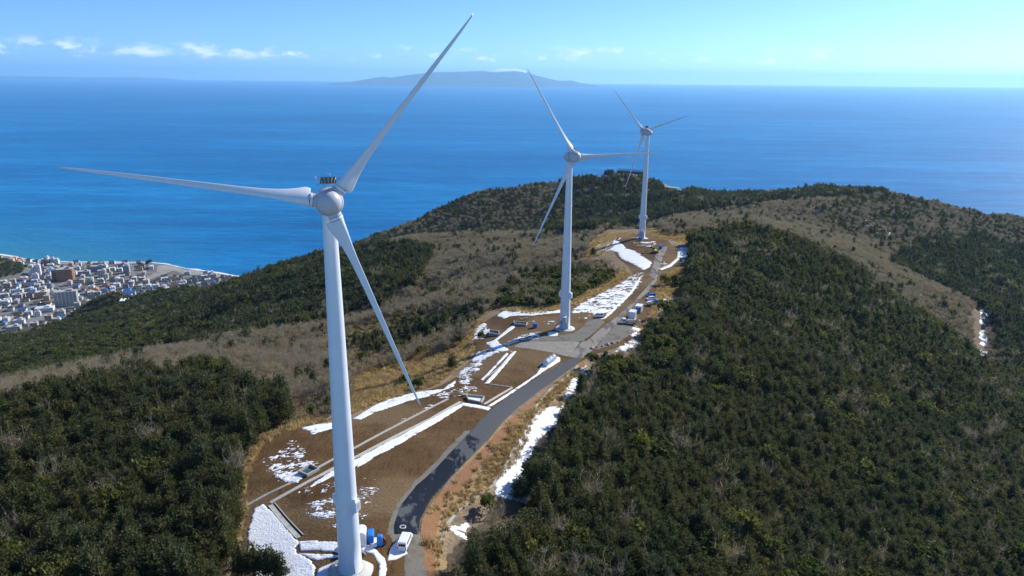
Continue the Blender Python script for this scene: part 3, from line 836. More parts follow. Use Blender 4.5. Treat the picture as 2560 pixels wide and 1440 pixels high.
# ------------------------------------------------------------------ snow left on the ground
SNOW = [  # outline, cover (1 = closed), softness of the edge in metres
    ([(657, 1262), (636, 1272), (622, 1325), (618, 1385), (640, 1460), (785, 1460), (787, 1420), (772, 1397), (742, 1385), (738, 1370), (747, 1357), (705, 1305), (677, 1275)], 1.05, .6),
    ([(747, 1354), (790, 1353), (847, 1357), (917, 1360), (935, 1370), (962, 1397), (966, 1425), (960, 1450), (945, 1450), (950, 1412), (932, 1384), (907, 1378), (850, 1381), (750, 1378)], 1.05, .35),
    ([(747, 1385), (850, 1388), (850, 1393), (812, 1398), (792, 1402), (770, 1396)], .9, .3),
    ([(785, 1460), (795, 1424), (835, 1407), (860, 1412), (862, 1460)], 1.1, .3),
    ([(997, 1346), (978, 1370), (968, 1402), (985, 1402), (1018, 1385), (1010, 1350)], 1.1, .3),
    ([(920, 1345), (927, 1372), (948, 1366), (948, 1345)], 1.0, .3), ([(900, 1350), (905, 1360), (922, 1352), (935, 1335), (920, 1330)], 1.0, .3),
    ([(765, 1290), (785, 1245), (842, 1240), (850, 1318), (820, 1322), (786, 1312)], .50, 2.5), ([(735, 1232), (800, 1190), (850, 1170), (850, 1215), (780, 1250)], .36, 1.5),
    ([(890, 1200), (950, 1205), (955, 1260), (925, 1300), (890, 1310)], .2, 3),
    ([(1150, 1010), (1160, 1014), (1100, 1052), (1000, 1110), (893, 1164), (800, 1208), (765, 1226), (790, 1202), (890, 1148), (1000, 1090), (1100, 1036)], .98, .5),
    ([(890, 1160), (935, 1140), (930, 1148), (893, 1170)], .9, .3),
    ([(1155, 1007), (1226, 1020), (1220, 1027), (1150, 1014)], 1.0, .2),
    ([(750, 1068), (832, 1057), (838, 1070), (780, 1088)], .8, 1.0),
    ([(880, 1048), (928, 1018), (964, 999), (1037, 981), (1106, 973), (1141, 950), (1134, 966), (1078, 988), (1010, 1006), (942, 1030), (900, 1050)], .82, .9),
    ([(1140, 945), (1150, 928), (1178, 905), (1190, 880), (1214, 872), (1270, 878), (1233, 885), (1210, 900), (1195, 930), (1165, 968), (1150, 960)], .60, 1.5),
    ([(1085, 985), (1160, 965), (1200, 960), (1190, 980), (1120, 1000), (1060, 1025), (1000, 1055), (1090, 1000)], .40, 2.0),
    ([(660, 1150), (693, 1122), (731, 1096), (765, 1115), (770, 1147), (800, 1152), (757, 1180), (745, 1206), (705, 1206), (668, 1192)], .52, 2.2),
    ([(672, 1185), (750, 1178), (758, 1190), (745, 1208), (712, 1206)], .8, 1.0),
    ([(1292, 878), (1281, 880), (1210, 960), (1223, 958), (1269, 906)], 1.05, .25), ([(1266, 882), (1200, 951), (1206, 952), (1272, 884)], .85, .2),
    ([(1352, 917), (1392, 892), (1400, 894), (1400, 903), (1360, 928), (1342, 940), (1294, 973), (1286, 972), (1340, 936)], 1.05, .25), ([(1283, 974), (1292, 975), (1228, 1016), (1216, 1017)], 1.0, .2),
    ([(1175, 838), (1194, 808), (1216, 808), (1222, 828), (1214, 848), (1178, 850)], .62, 1.5),
    ([(1285, 811), (1288, 818), (1232, 858), (1212, 863), (1236, 850), (1272, 820)], 1.0, .3), ([(1212, 857), (1242, 850), (1257, 866), (1282, 879), (1240, 878)], .85, .7),
    ([(1255, 862), (1305, 838), (1352, 827), (1352, 846), (1305, 852), (1272, 866)], .55, 1.5), ([(1367, 830), (1394, 830), (1394, 841), (1370, 840)], .8, .8),
    ([(1242, 790), (1258, 778), (1328, 781), (1407, 772), (1407, 781), (1330, 789), (1272, 791), (1260, 798)], .85, .8),
    ([(1430, 772), (1464, 751), (1500, 734), (1539, 715), (1567, 696), (1602, 678), (1614, 680), (1606, 703), (1583, 732), (1550, 766), (1511, 799), (1500, 800), (1519, 782), (1483, 785), (1433, 783)], .60, 1.8),
    ([(1600, 690), (1606, 688), (1583, 730), (1545, 768), (1512, 798), (1506, 798), (1540, 764), (1578, 725)], .9, .6),
    ([(1430, 786), (1500, 784), (1500, 796), (1440, 800)], .32, 1.5), ([(1280, 795), (1400, 795), (1400, 812), (1300, 806)], .16, 1.5),
    ([(1480, 622), (1518, 602), (1545, 603), (1564, 620), (1582, 626), (1611, 643), (1630, 658), (1624, 668), (1609, 676), (1595, 668), (1573, 655), (1552, 646), (1545, 631), (1526, 625), (1497, 631)], .95, 1.2),
    ([(1522, 583), (1538, 584), (1540, 600), (1524, 600)], .65, 1.0), ([(1575, 606), (1640, 604), (1640, 616), (1600, 618)], .42, 1.0),
    ([(1701, 619), (1724, 618), (1722, 643), (1709, 655), (1698, 645)], .75, .8), ([(1650, 673), (1674, 662), (1692, 646), (1696, 622), (1702, 623), (1699, 648), (1677, 667), (1652, 676)], 1.0, .25), ([(1650, 655), (1675, 655), (1670, 662), (1645, 690), (1665, 700), (1640, 696)], .35, 1.0),
    ([(1576, 822), (1600, 800), (1606, 828), (1600, 858), (1560, 880), (1520, 885), (1578, 848)], .58, 1.5), ([(1555, 798), (1590, 790), (1592, 800), (1560, 806)], .7, .8),
    ([(1615, 733), (1644, 745), (1660, 758), (1640, 772), (1617, 768)], .6, 1.0),
    ([(1345, 1030), (1371, 1018), (1410, 1014), (1390, 1065), (1350, 1095), (1330, 1130), (1322, 1165), (1345, 1211), (1320, 1262), (1240, 1240), (1238, 1211), (1270, 1146), (1300, 1087)], .98, .8),
    ([(1427, 949), (1465, 909), (1470, 926), (1444, 966), (1422, 997), (1408, 992)], .68, 1.2), ([(1340, 1205), (1400, 1200), (1465, 1222), (1466, 1280), (1400, 1276), (1350, 1255)], .9, 1.5),
    ([(1122, 1318), (1168, 1308), (1168, 1352), (1140, 1344)], .72, 1.2),
    ([(2444, 745), (2474, 735), (2478, 780), (2470, 860), (2474, 892), (2448, 892), (2448, 820)], .58, 1.5),
    ([(900, 945), (960, 935), (960, 950), (905, 955)], .4, 2), ([(960, 845), (1060, 830), (1060, 850), (980, 862)], .35, 3), ([(2120, 552), (2160, 545), (2260, 590), (2220, 592)], .3, 5),
]
def snow_part(pts, cover, soft):
    poly = gpoly(pts)
    cx, cyy = np.mean([p[0] for p in poly]), np.mean([p[1] for p in poly])
    dist = math.hypot(cx, cyy)
    res = .17 if dist < 150 else .34 if dist < 260 else .7 if dist < 450 else 1.2
    sc = (.30 if cover < .72 else .6) * max(1.0, dist / 200)
    def fn(x, y):
        s = sdf(x, y, poly)
        n = .6 * fbm(x / (sc * 2.4), y / sc, 77, 4, .68) + .4 * fbm(x / 5.0, y / 2.4, 78, 3, .6)
        n = np.clip(.5 + (n - .5) * 2.5, 0, 1)
        ed = np.clip(s / soft + .5, -1.5, 1)
        return ((cover - (.07 if cover < .72 else 0)) * np.clip(ed, 0, 1) - n) + np.minimum(ed, 0)
    return fn, poly, res
snow_ob = sheet_obj('snow', [snow_part(*s) for s in SNOW], M_snow, 'stuff', T=.25, lift=.06)

# ------------------------------------------------------------------ sea, foam, island, far coast
def build_sea():
    ax = np.concatenate([-np.geomspace(60000, 60, 60), np.geomspace(60, 60000, 60)])
    ay = np.concatenate([[-800, 0, 400, 700], np.arange(900, 2000, 20), np.geomspace(2050, 60000, 50)])
    ax = np.sort(np.concatenate([ax, np.arange(-1400, 200, 25)]))
    X, Y = np.meshgrid(ax, ay)
    n, m = X.shape
    idx = np.arange(n * m).reshape(n, m)
    F = np.stack([idx[:-1, :-1], idx[:-1, 1:], idx[1:, 1:], idx[1:, :-1]], -1).reshape(-1, 4)
    x, y = X.ravel(), Y.ravel()
    d = polydist(x, y, COAST, False)
    left = np.clip((-x - 560) / 350, .15, 1)
    sh = np.exp(-d / (70 + 150 * left)) * left
    me = np_mesh('sea', np.stack([x, y, np.full(len(x), SEA_Z)], -1), F, [M_sea], False, None, {'shallow': sh})
    tag(link(bpy.data.objects.new('sea', me)), kind='structure')
build_sea()
def foam():
    V, F = [], []
    pts = []
    for a, b in zip(COAST, COAST[1:]):
        k = max(2, int(math.dist(a, b) / 6))
        pts += [np.array(a) + (np.array(b) - np.array(a)) * t / k for t in range(k)]
    pts = np.array(pts)
    n = fbm(pts[:, 0] / 40, pts[:, 1] / 40, 4, 4)
    t = np.gradient(pts, axis=0)
    t /= np.linalg.norm(t, axis=1)[:, None]
    nor = np.stack([-t[:, 1], t[:, 0]], -1)
    for i, p in enumerate(pts):
        w = max(.3, (n[i] - .36) * 18)
        for s in (-2.5, w): V.append((*(p + nor[i] * s), SEA_Z + .35))
    F = [(2 * i, 2 * i + 1, 2 * i + 3, 2 * i + 2) for i in range(len(pts) - 1)]
    m = paint('foam_white', (.78, .80, .82), .7, .1, .2)
    tag(link(bpy.data.objects.new('sea_foam', np_mesh('sea_foam', V, F, [m]))), kind='stuff')
foam()

def far_land(name, outline, Y, depth, mat, kind='structure', seed=1, base_px=None):
    """a far island: a ridge with flanks on both sides, from its skyline"""
    P = [at_y(a, b, Y) for a, b in outline]
    xs, zs = np.array([p[0] for p in P]), np.array([p[2] for p in P])
    X = np.linspace(xs[0], xs[-1], 220)
    Zr = np.interp(X, xs, zs) - SEA_Z
    Zr = Zr * (1 + (fbm(X / 700.0, X * 0 + 3, seed, 4) - .5) * .05)
    T = np.linspace(-1, 1, 41)
    V = []
    for t in T:
        prof = np.clip(1 - abs(t) ** 1.25, 0, 1)
        rug = 1 + (fbm(X / 900.0 + 5, X * 0 + t * 4.5, seed + 3, 5) - .5) * .55 * (abs(t) > .02)
        for x, z, r in zip(X, Zr, rug): V.append((x, Y + t * depth * min(1.0, .25 + z / max(1.0, Zr.max())), SEA_Z - 6 + (z + 6) * prof * min(r, 1.0 + .0 * z) ))
    n, m = len(T), len(X)
    idx = np.arange(n * m).reshape(n, m)
    F = np.stack([idx[:-1, :-1], idx[:-1, 1:], idx[1:, 1:], idx[1:, :-1]], -1).reshape(-1, 4)
    return tag(link(bpy.data.objects.new(name, np_mesh(name, V, F, [mat], True))), kind=kind)
def island_material():
    m, nt, b = _nodes('island_ground')
    g = nt.nodes.new('ShaderNodeNewGeometry')
    sp = nt.nodes.new('ShaderNodeSeparateXYZ')
    nt.links.new(g.outputs['Position'], sp.inputs[0])
    f = _noise(nt, .0013, 6, .65)
    c = _ramp(nt, f, [(.35, (.018, .026, .020)), (.55, (.045, .050, .034)), (.72, (.10, .085, .06))])
    snow = _math(nt, 'ADD', sp.outputs[2], _math(nt, 'MULTIPLY', _math(nt, 'SUBTRACT', f, .5), 350))
    mk = _math(nt, 'MULTIPLY', _maprange(nt, snow, 350, 390), _maprange(nt, _math(nt, 'ABSOLUTE', _math(nt, 'SUBTRACT', sp.outputs[0], -345)), 900, 1100, 1, 0))
    nt.links.new(_mix(nt, mk, c, (.97, .97, .98)), b.inputs['Base Color'])
    b.inputs['Roughness'].default_value = .95
    return m
ISLAND = [(786, 212.5), (830, 208), (880, 204), (940, 194), (955, 192), (975, 194), (1010, 189), (1060, 183), (1090, 180), (1130, 180), (1175, 178), (1215, 178), (1245, 172), (1290, 171), (1310, 176), (1335, 187), (1370, 196), (1400, 202), (1428, 201), (1450, 207), (1490, 213)]
far_land('island', ISLAND, 36000.0, 3600.0, island_material(), seed=5)
far_land('far_peninsula', [(-900, 188), (-500, 186), (-200, 186), (0, 190), (120, 191.5), (260, 193.5), (330, 192.5), (420, 196), (470, 201)], 55000.0, 3000.0, MATS['island_ground'], seed=9)

# ------------------------------------------------------------------ wind turbines
ROTOR_R, HUB_H, OVERHANG, TILT = 33.97, 64.0, 3.87, R(5)

def blade_mesh():
    rs = [2.72, 2.80, 3.4, 4.4, 5.6, 7.0, 9.0, 12.0, 16.0, 20.0, 24.0, 28.0, 31.0, 32.8, 33.5]
    ch = np.interp(rs, [2.72, 3.3, 4.5, 6, 7.5, 9, 12, 17, 22, 27, 31, 33.6], [2.80, 2.85, 2.35, 1.78, 1.42, 1.22, 1.04, .86, .71, .56, .38, .20])
    tw = np.radians(np.interp(rs, [2.7, 6, 11, 20, 34], [30, 21, 13, 6.5, 3]))
    th = np.interp(rs, [2.7, 4, 7, 12, 34], [.52, .44, .32, .24, .17])
    le = np.interp(rs, [2.7, 8, 33.6], [-.98, -.48, -.08])
    cs = [0, .02, .08, .2, .35, .55, .75, .92, 1.0]
    def half(c): return 5 * (.2969 * math.sqrt(c) - .126 * c - .3516 * c * c + .2843 * c ** 3 - .1015 * c ** 4)
    ring = [(c, half(c) + .01) for c in cs] + [(c, -half(c) * .75 - .01) for c in cs[-1:0:-1]]
    V = []
    for r, c, t, k, l in zip(rs, ch, tw, th, le):
        pre = .5 * (max(0, r - 10) / 24) ** 2
        for u, v in ring:
            x, a = l + u * c, v * c * k
            V.append((x * math.cos(t) + a * math.sin(t), r, a * math.cos(t) - x * math.sin(t) + pre))
    n = len(ring)
    # the bent tip
    for r, dz, f in ((33.85, .12, .75), (34.05, .45, .5), (34.1, .8, .2)):
        for u, v in ring: V.append((-.08 + u * .18 * f, r, v * .05 * f + .5 - dz))
    m = len(rs) + 3
    F = [(i * n + k, i * n + (k + 1) % n, (i + 1) * n + (k + 1) % n, (i + 1) * n + k) for i in range(m - 1) for k in range(n)]
    me = np_mesh('blade', V, F, [M_turbine], True)
    bm = bmesh.new()
    bm.from_mesh(me)
    bm.verts.ensure_lookup_table()
    for i0 in (0, (m - 1) * n):
        f = bm.faces.new([bm.verts[i0 + k] for k in range(n)])
        f.smooth = False
    bmesh.ops.recalc_face_normals(bm, faces=bm.faces)
    bm.to_mesh(me)
    bm.free()
    return me

def collar_mesh():
    b = MB().mat(M_hub)
    Mx = Matrix.Rotation(-PI / 2, 4, 'X')
    b.lathe([(.97, 1.1), (.97, 2.2)], 28, Mx)
    b.mat(M_dark).lathe([(.95, 2.2), (.95, 2.26)], 28, Mx)
    b.mat(M_turbine).lathe([(.99, 2.26), (1.0, 2.66)], 28, Mx)
    b.mat(M_dark).lathe([(.94, 2.66), (.94, 2.73)], 28, Mx)
    return b.mesh('blade_root')

def tower_mesh():
    b = MB().mat(M_turbine)
    prof = [(2.10, .35), (2.10, .5), (1.99, .52)]
    def rr(z): return 1.99 - (1.99 - 1.02) * z / 62.0
    prof += [(rr(z), z) for z in (6, 12, 18, 24, 30, 36, 42, 48, 54, 61.9)]
    b.lathe(prof, 48)
    for z in (12.0, 24.5, 37.5, 50.0): b.lathe([(rr(z) + .012, z), (rr(z) + .012, z + .14)], 48)
    return b.mesh('tower')

def foundation_mesh():
    b = MB().mat(M_pale).lathe([(3.95, -.9), (3.85, .18), (2.6, .42), (0, .44)], 56)
    b.mat(M_steel)
    for k in range(28):
        a = 2 * PI * k / 28
        b.box((2.32 * math.cos(a), 2.32 * math.sin(a), .5), (.08, .08, .16), a)
    return b.mesh('foundation')

def nacelle_mesh():
    b = MB().mat(M_hub)
    b.lathe([(0, -7.9), (.35, -7.8), (.8, -7.3), (1.25, -6.4), (1.62, -5.3), (1.9, -4.1), (1.93, -4.08), (1.93, -4.0), (2.02, -3.2), (2.08, -2.2), (2.08, -1.3), (1.98, -1.22)], 44)
    b.mat(M_dark).lathe([(1.98, -1.22), (1.9, -1.16), (1.9, -1.08)], 44)
    return b.mesh('nacelle')

def hub_mesh():
    b = MB().mat(M_hub)
    b.lathe([(1.92, -1.08), (2.03, -1.0), (2.05, -.2), (2.0, .45), (1.86, .95), (1.84, .97), (1.80, .97)], 44)
    return b.mesh('hub')

def nose_mesh():
    b = MB().mat(M_hub)
    prof = [(1.80, .90)]
    for k in range(9):
        a = PI / 2 * k / 8
        prof.append((1.78 * math.cos(a), .98 + 1.62 * math.sin(a)))
    b.lathe(prof, 44)
    return b.mesh('spinner')

def rack_mesh():
    """beacon panel, hoop and instrument pole on the nacelle roof (local frame: x right, y up, z forward)"""
    b = MB().mat(M_dark)
    b.box((0.1, 3.02, -2.3), (2.25, .92, .10))
    b.mat(M_steel)
    for k in range(7): b.box((0.1, 2.64 + k * .13, -2.23), (2.15, .025, .05))
    for x in (-1.05, -.5, .1, .7, 1.2): b.tube([(x, 3.45, -2.2), (x * .55 + .05, 2.05, -1.75)], .035, 6)
    for x in (-.9, 1.1): b.tube([(x, 3.4, -2.4), (x * .6, 2.0, -3.1)], .035, 6)
    b.tube([(.1 + .42 * math.cos(a), 3.5 + .55 * math.sin(a), -2.3) for a in np.linspace(0, PI, 11)], .03, 6)
    b.tube([(-1.6, 2.48, -2.3), (1.35, 2.48, -2.3)], .05, 6)
    b.tube([(-1.55, 2.48, -2.3), (-1.6, 3.35, -2.3)], .05, 6).tube([(-1.55, 3.2, -2.3), (-.85, 2.45, -2.3)], .03, 6)
    b.mat(M_white).box((-1.6, 3.5, -2.3), (.26, .34, .26))
    b.mat(M_steel).tube([(1.75, 2.1, -2.5), (1.75, 3.1, -2.5)], .03, 6)
    b.mat(M_red).box((1.75, 3.2, -2.5), (.18, .22, .18))
    return b.mesh('sensor_rack')

def box_mesh():
    b = MB().mat(M_turbine)
    b.box((0, .42, 0), (1.15, .95, 1.7), bev=.05).box((0, .35, 1.02), (1.0, .7, .34), taper=(.7, .6)).box((0, .3, -1.05), (.9, .6, .4))
    b.mat(M_hub).box((0, .9, 0), (.7, .02, 1.1))
    return b.mesh('service_box')

def entrance_mesh():
    """raised door cabin with landing, railing and stair; local +Y points away from the tower"""
    b = MB().mat(M_steel)
    b.box((-.55, .75, 4.35), (1.15, 1.3, 2.2), bev=.03)
    b.mat(M_white).box((-.55, .8, 5.56), (1.35, 1.55, .16), bev=.03)
    b.mat(M_dark).box((.05, .75, 4.25), (.04, .9, 1.9))
    b.mat(M_steel).box((.75, .75, 3.15), (1.6, 1.35, .10))
    for x, y in ((0.1, 1.4), (.8, 1.4), (1.5, 1.4), (1.5, .1)): b.tube([(x, y, 3.2), (x, y, 4.3)], .035, 6)
    for z in (3.75, 4.3): b.tube([(0.1, 1.4, z), (1.5, 1.4, z), (1.5, .1, z)], .03, 6)
    for x, y in ((.1, 1.35), (1.45, 1.35)): b.tube([(x, y, .2), (x, y, 3.15)], .05, 6)
    for s in (.25, 1.15): b.box((2.55, s, 1.75), (.06, .06, .06)).tube([(1.5, s, 3.15), (3.5, s, .3)], .07, 6)
    for k in range(10): b.box((1.6 + k * .2, .7, 3.0 - k * .285), (.26, .9, .05))
    b.tube([(1.5, 1.2, 4.2), (3.5, 1.2, 1.3)], .03, 6)
    for k in range(4): b.tube([(1.9 + k * .5, 1.2, 2.6 - k * .72), (1.9 + k * .5, 1.2, 3.6 - k * .72)], .025, 6)
    return b.mesh('entrance')

TM = dict(blade=blade_mesh(), collar=collar_mesh(), tower=tower_mesh(), found=foundation_mesh(), nac=nacelle_mesh(), hub=hub_mesh(), nose=nose_mesh(), rack=rack_mesh(), box=box_mesh(), door=entrance_mesh())
def child(name, me, parent, M=None):
    o = link(bpy.data.objects.new(name, me))
    o.parent = parent
    if M is not None: o.matrix_local = M
    return o

TURBINES = [((-27.3, 107.6), 15.8, 39.6, (-.45, .9), 'tallest looking white wind turbine, nearest, beside the white van'),
            ((19.9, 260.1), 22.1, -31.0, (-.32, -.95), 'middle white wind turbine standing by the concrete apron and dump truck'),
            ((79.3, 440.5), -153.1, 44.9, (-.32, -.95), 'farthest wind turbine, turned away, its tapered nacelle tail pointing right')]
for (bx, by), yaw, az0, dd, lab in TURBINES:
    bz = float(hz(bx, by)) - .1
    t = empty('wind_turbine', (bx, by, bz), 0, lab, 'wind turbine', 'three wind turbines along the ridge')
    child('foundation', TM['found'], t)
    tw = child('tower', TM['tower'], t)
    p = R(yaw)
    ax = Vector((math.sin(p) * math.cos(TILT), -math.cos(p) * math.cos(TILT), math.sin(TILT)))
    rt = Vector((math.cos(p), math.sin(p), 0))
    up = ax.cross(rt)
    if up.z < 0: up = -up
    hub = Vector((0, 0, HUB_H + .0)) + ax * OVERHANG + Vector((0, 0, -1.3 - bz if by < 150 else 0))
    hub.z = HUB_H + ax.z * OVERHANG
    def frame(e1, e2, e3): return Matrix(((e1.x, e2.x, e3.x, hub.x), (e1.y, e2.y, e3.y, hub.y), (e1.z, e2.z, e3.z, hub.z), (0, 0, 0, 1)))
    FR = frame(rt, up, ax)
    n = child('nacelle', TM['nac'], t, FR)
    child('sensor_rack', TM['rack'], n)
    h = child('hub', TM['hub'], t, FR)
    child('spinner', TM['nose'], h)
    for k in range(3):
        a = R(az0) + k * 2 * PI / 3
        d = rt * math.sin(a) + up * math.cos(a)
        e = rt * math.cos(a) - up * math.sin(a)
        bl = child('blade', TM['blade'], t, frame(e, d, ax))
        child('blade_root', TM['collar'], bl)
    for (vx, vy) in ((.86, -.51), (-.86, .51)):
        zb = 13.4
        rad = 1.99 - .97 * zb / 62 - .08
        child('service_box', TM['box'], tw, Matrix.Translation((vx * rad, vy * rad, zb)) @ Matrix.Rotation(math.atan2(vy, vx) - PI / 2, 4, 'Z'))
    l = math.hypot(*dd)
    child('entrance', TM['door'], tw, Matrix.Translation((dd[0] / l * 1.85, dd[1] / l * 1.85, 0)) @ Matrix.Rotation(math.atan2(dd[1], dd[0]) - PI / 2, 4, 'Z'))

# ------------------------------------------------------------------ drains, basins, fence
def ribbon(b, P, w, z0, z1):
    """a low strip with flat top following the ground: P is a list of (x, y)"""
    pts = []
    for a, c in zip(P, P[1:]):
        k = max(1, int(math.dist(a, c) / 1.0))
        pts += [(a[0] + (c[0] - a[0]) * t / k, a[1] + (c[1] - a[1]) * t / k) for t in range(k)]
    pts.append(P[-1])
    rows = []
    for i, p in enumerate(pts):
        q0, q1 = pts[max(0, i - 1)], pts[min(len(pts) - 1, i + 1)]
        dx, dy = q1[0] - q0[0], q1[1] - q0[1]
        l = math.hypot(dx, dy) or 1
        nx_, ny_ = -dy / l * w / 2, dx / l * w / 2
        L, Rr = (p[0] + nx_, p[1] + ny_), (p[0] - nx_, p[1] - ny_)
        g = float(hz(*p))
        rows.append([b.bm.verts.new((L[0], L[1], g + z0)), b.bm.verts.new((L[0], L[1], g + z1)), b.bm.verts.new((Rr[0], Rr[1], g + z1)), b.bm.verts.new((Rr[0], Rr[1], g + z0))])
    for r0, r1 in zip(rows, rows[1:]):
        for k in range(3): b._f([r0[k], r0[k + 1], r1[k + 1], r1[k]])
    b._f(rows[0])
    b._f(rows[-1][::-1])

def offset(P, d):
    out = []
    for i, p in enumerate(P):
        q0, q1 = P[max(0, i - 1)], P[min(len(P) - 1, i + 1)]
        dx, dy = q1[0] - q0[0], q1[1] - q0[1]
        l = math.hypot(dx, dy) or 1
        out.append((p[0] - dy / l * d, p[1] + dx / l * d))
    return out

def drain(pts, label, w=.7, mat=None, kerb=.12):
    P = gpoly(pts)
    b = MB().mat(mat or M_pale)
    ribbon(b, offset(P, w / 2), kerb, -.3, .20)
    ribbon(b, offset(P, -w / 2), kerb, -.3, .20)
    b.mat(M_concrete)
    ribbon(b, P, w - kerb, -.3, .07)
    return tag(b.build('drain_channel'), label, 'drain', 'concrete drain channels on the turbine ground')
drain([(676, 1258), (740, 1222), (802, 1189), (893, 1142), (1000, 1086), (1080, 1046), (1152, 1005)], 'long pale drain channel running beside the snow strip across the brown field', .7)
drain([(679, 1262), (712, 1302), (750, 1343)], 'wide short pale drain channel between snow bank and brown field', 1.3)
drain([(616, 1265), (665, 1238), (720, 1212), (797, 1169), (890, 1119), (1000, 1060), (1120, 998)], 'thin grey drain channel on the upper side of the long snow strip', .55, M_concrete)
drain([(1104, 1352), (1118, 1312), (1145, 1276), (1180, 1250), (1233, 1214), (1264, 1165), (1290, 1110), (1310, 1070), (1328, 1040), (1345, 1010), (1375, 975), (1420, 940), (1446, 914)], 'curving drain channel at the foot of the dry grass slope right of the road', .5, M_concrete)
drain([(1214, 960), (1250, 965), (1282, 969)], 'short straight drain channel across the field left of the road', .3, None, .08)
drain([(1280, 970), (1246, 990), (1211, 1011)], 'short drain channel running parallel to the road by the basin', .5)
drain([(1268, 905), (1204, 951)], 'thin drain channel beside the solid snow strip near the white tanks', .3, M_concrete, .08)
drain([(1653, 671), (1674, 663), (1694, 647), (1697, 624)], 'bent snow filled drain channel right of the far end of the road', .8)
drain([(1547, 600), (1556, 588), (1594, 585)], 'pale bent drain channel left of the farthest turbine base', .6)
drain([(1620, 614), (1658, 611)], 'short pale drain channel right of the farthest turbine base', .6)
drain([(1580, 628), (1606, 641), (1632, 657)], 'thin drain channel along the top of the far snow slope', .4, M_concrete, .1)

def basin(px, label, water=True, h=.55):
    P = gpoly(px)
    zt = max(float(hz(*p)) for p in P) + .62
    zb = min(float(hz(*p)) for p in P) - .4
    t = empty('settling_basin', (np.mean([p[0] for p in P]), np.mean([p[1] for p in P]), zb), 0, label, 'basin', 'concrete settling basins')
    o = Vector(t.location)
    b = MB().mat(M_concrete)
    n = len(P)
    for i in range(n):
        a, c = P[i], P[(i + 1) % n]
        mx, my = (a[0] + c[0]) / 2, (a[1] + c[1]) / 2
        L, ang = math.dist(a, c), math.atan2(c[1] - a[1], c[0] - a[0])
        b.box((mx - o.x, my - o.y, (zt + zb) / 2 - o.z + .002 * i), (L + .24, .26, zt - zb), ang)
    b.build('basin_wall', t)
    f = MB().mat(M_pool if water else M_snow)
    f.poly([(p[0] - o.x, p[1] - o.y, max(float(hz(*q)) for q in P) + .09 - o.z) for p in P])
    f.build('water' if water else 'snow_cover', t)
basin([(747, 1185), (776, 1168), (797, 1176), (769, 1192)], 'concrete settling basin with dark water, nearest, left of the big tower')
basin([(1166, 994), (1210, 998), (1203, 1009), (1171, 1003)], 'settling basin with blue shadowed snow beside the road', False)
basin([(1224, 832), (1247, 831), (1248, 839), (1222, 840)], 'small blue water basin in the snow left of the middle turbine')
basin([(1284, 808), (1319, 809), (1315, 815), (1287, 813)], 'long narrow settling basin near the blue tank behind the dark shadow')
# timber rack by the second basin
p = ground(1163, 990)
b = MB().mat(M_tan)
b.box((0, 0, .35), (1.9, 1.3, .7), .5, bev=.05).mat(M_wood)
for k in range(5): b.box((-2.6 - .15 * k, .6 + k * .25, .12), (3.2, .12, .12), .3)
tag(b.build('plank_stack', None, p), 'tan crate and loose planks beside the second basin', 'planks')

# ------------------------------------------------------------------ vehicles, containers, tanks
def wheel_mesh(r=.33, w=.22):
    b = MB()
    Mx = Matrix.Rotation(PI / 2, 4, 'X')
    b.mat(M_tyre).lathe([(r * .62, -w / 2), (r * .95, -w / 2), (r, -w * .3), (r, w * .3), (r * .95, w / 2), (r * .62, w / 2)], 18, Mx)
    b.mat(M_steel).lathe([(0, -w * .35), (r * .62, -w * .42), (r * .62, w * .42), (0, w * .35)], 18, Mx)
    return b.mesh('wheel')
WHEEL, WHEEL_BIG = wheel_mesh(), wheel_mesh(.46, .30)

def extrude_profile(b, prof, w, taper=0.06):
    """side profile (x, z) pushed out to width w, the upper part leaning inwards"""
    zs = [p[1] for p in prof]
    z0, z1 = min(zs), max(zs)
    def yy(z): return w / 2 * (1 - taper * max(0, (z - z0) / (z1 - z0) - .45) / .55)
    L = [b.bm.verts.new((x, -yy(z), z)) for x, z in prof]
    Rr = [b.bm.verts.new((x, yy(z), z)) for x, z in prof]
    n = len(prof)
    fs = [b._f(L[::-1]), b._f(Rr)]
    for i in range(n): fs.append(b._f([L[i], L[(i + 1) % n], Rr[(i + 1) % n], Rr[i]]))
    es = [e for f in fs[:2] for e in f.edges]
    r = bmesh.ops.bevel(b.bm, geom=es, offset=.06, segments=2, affect='EDGES', profile=.5)
    for f in r['faces']: f.material_index, f.smooth = b.idx, True
    return yy

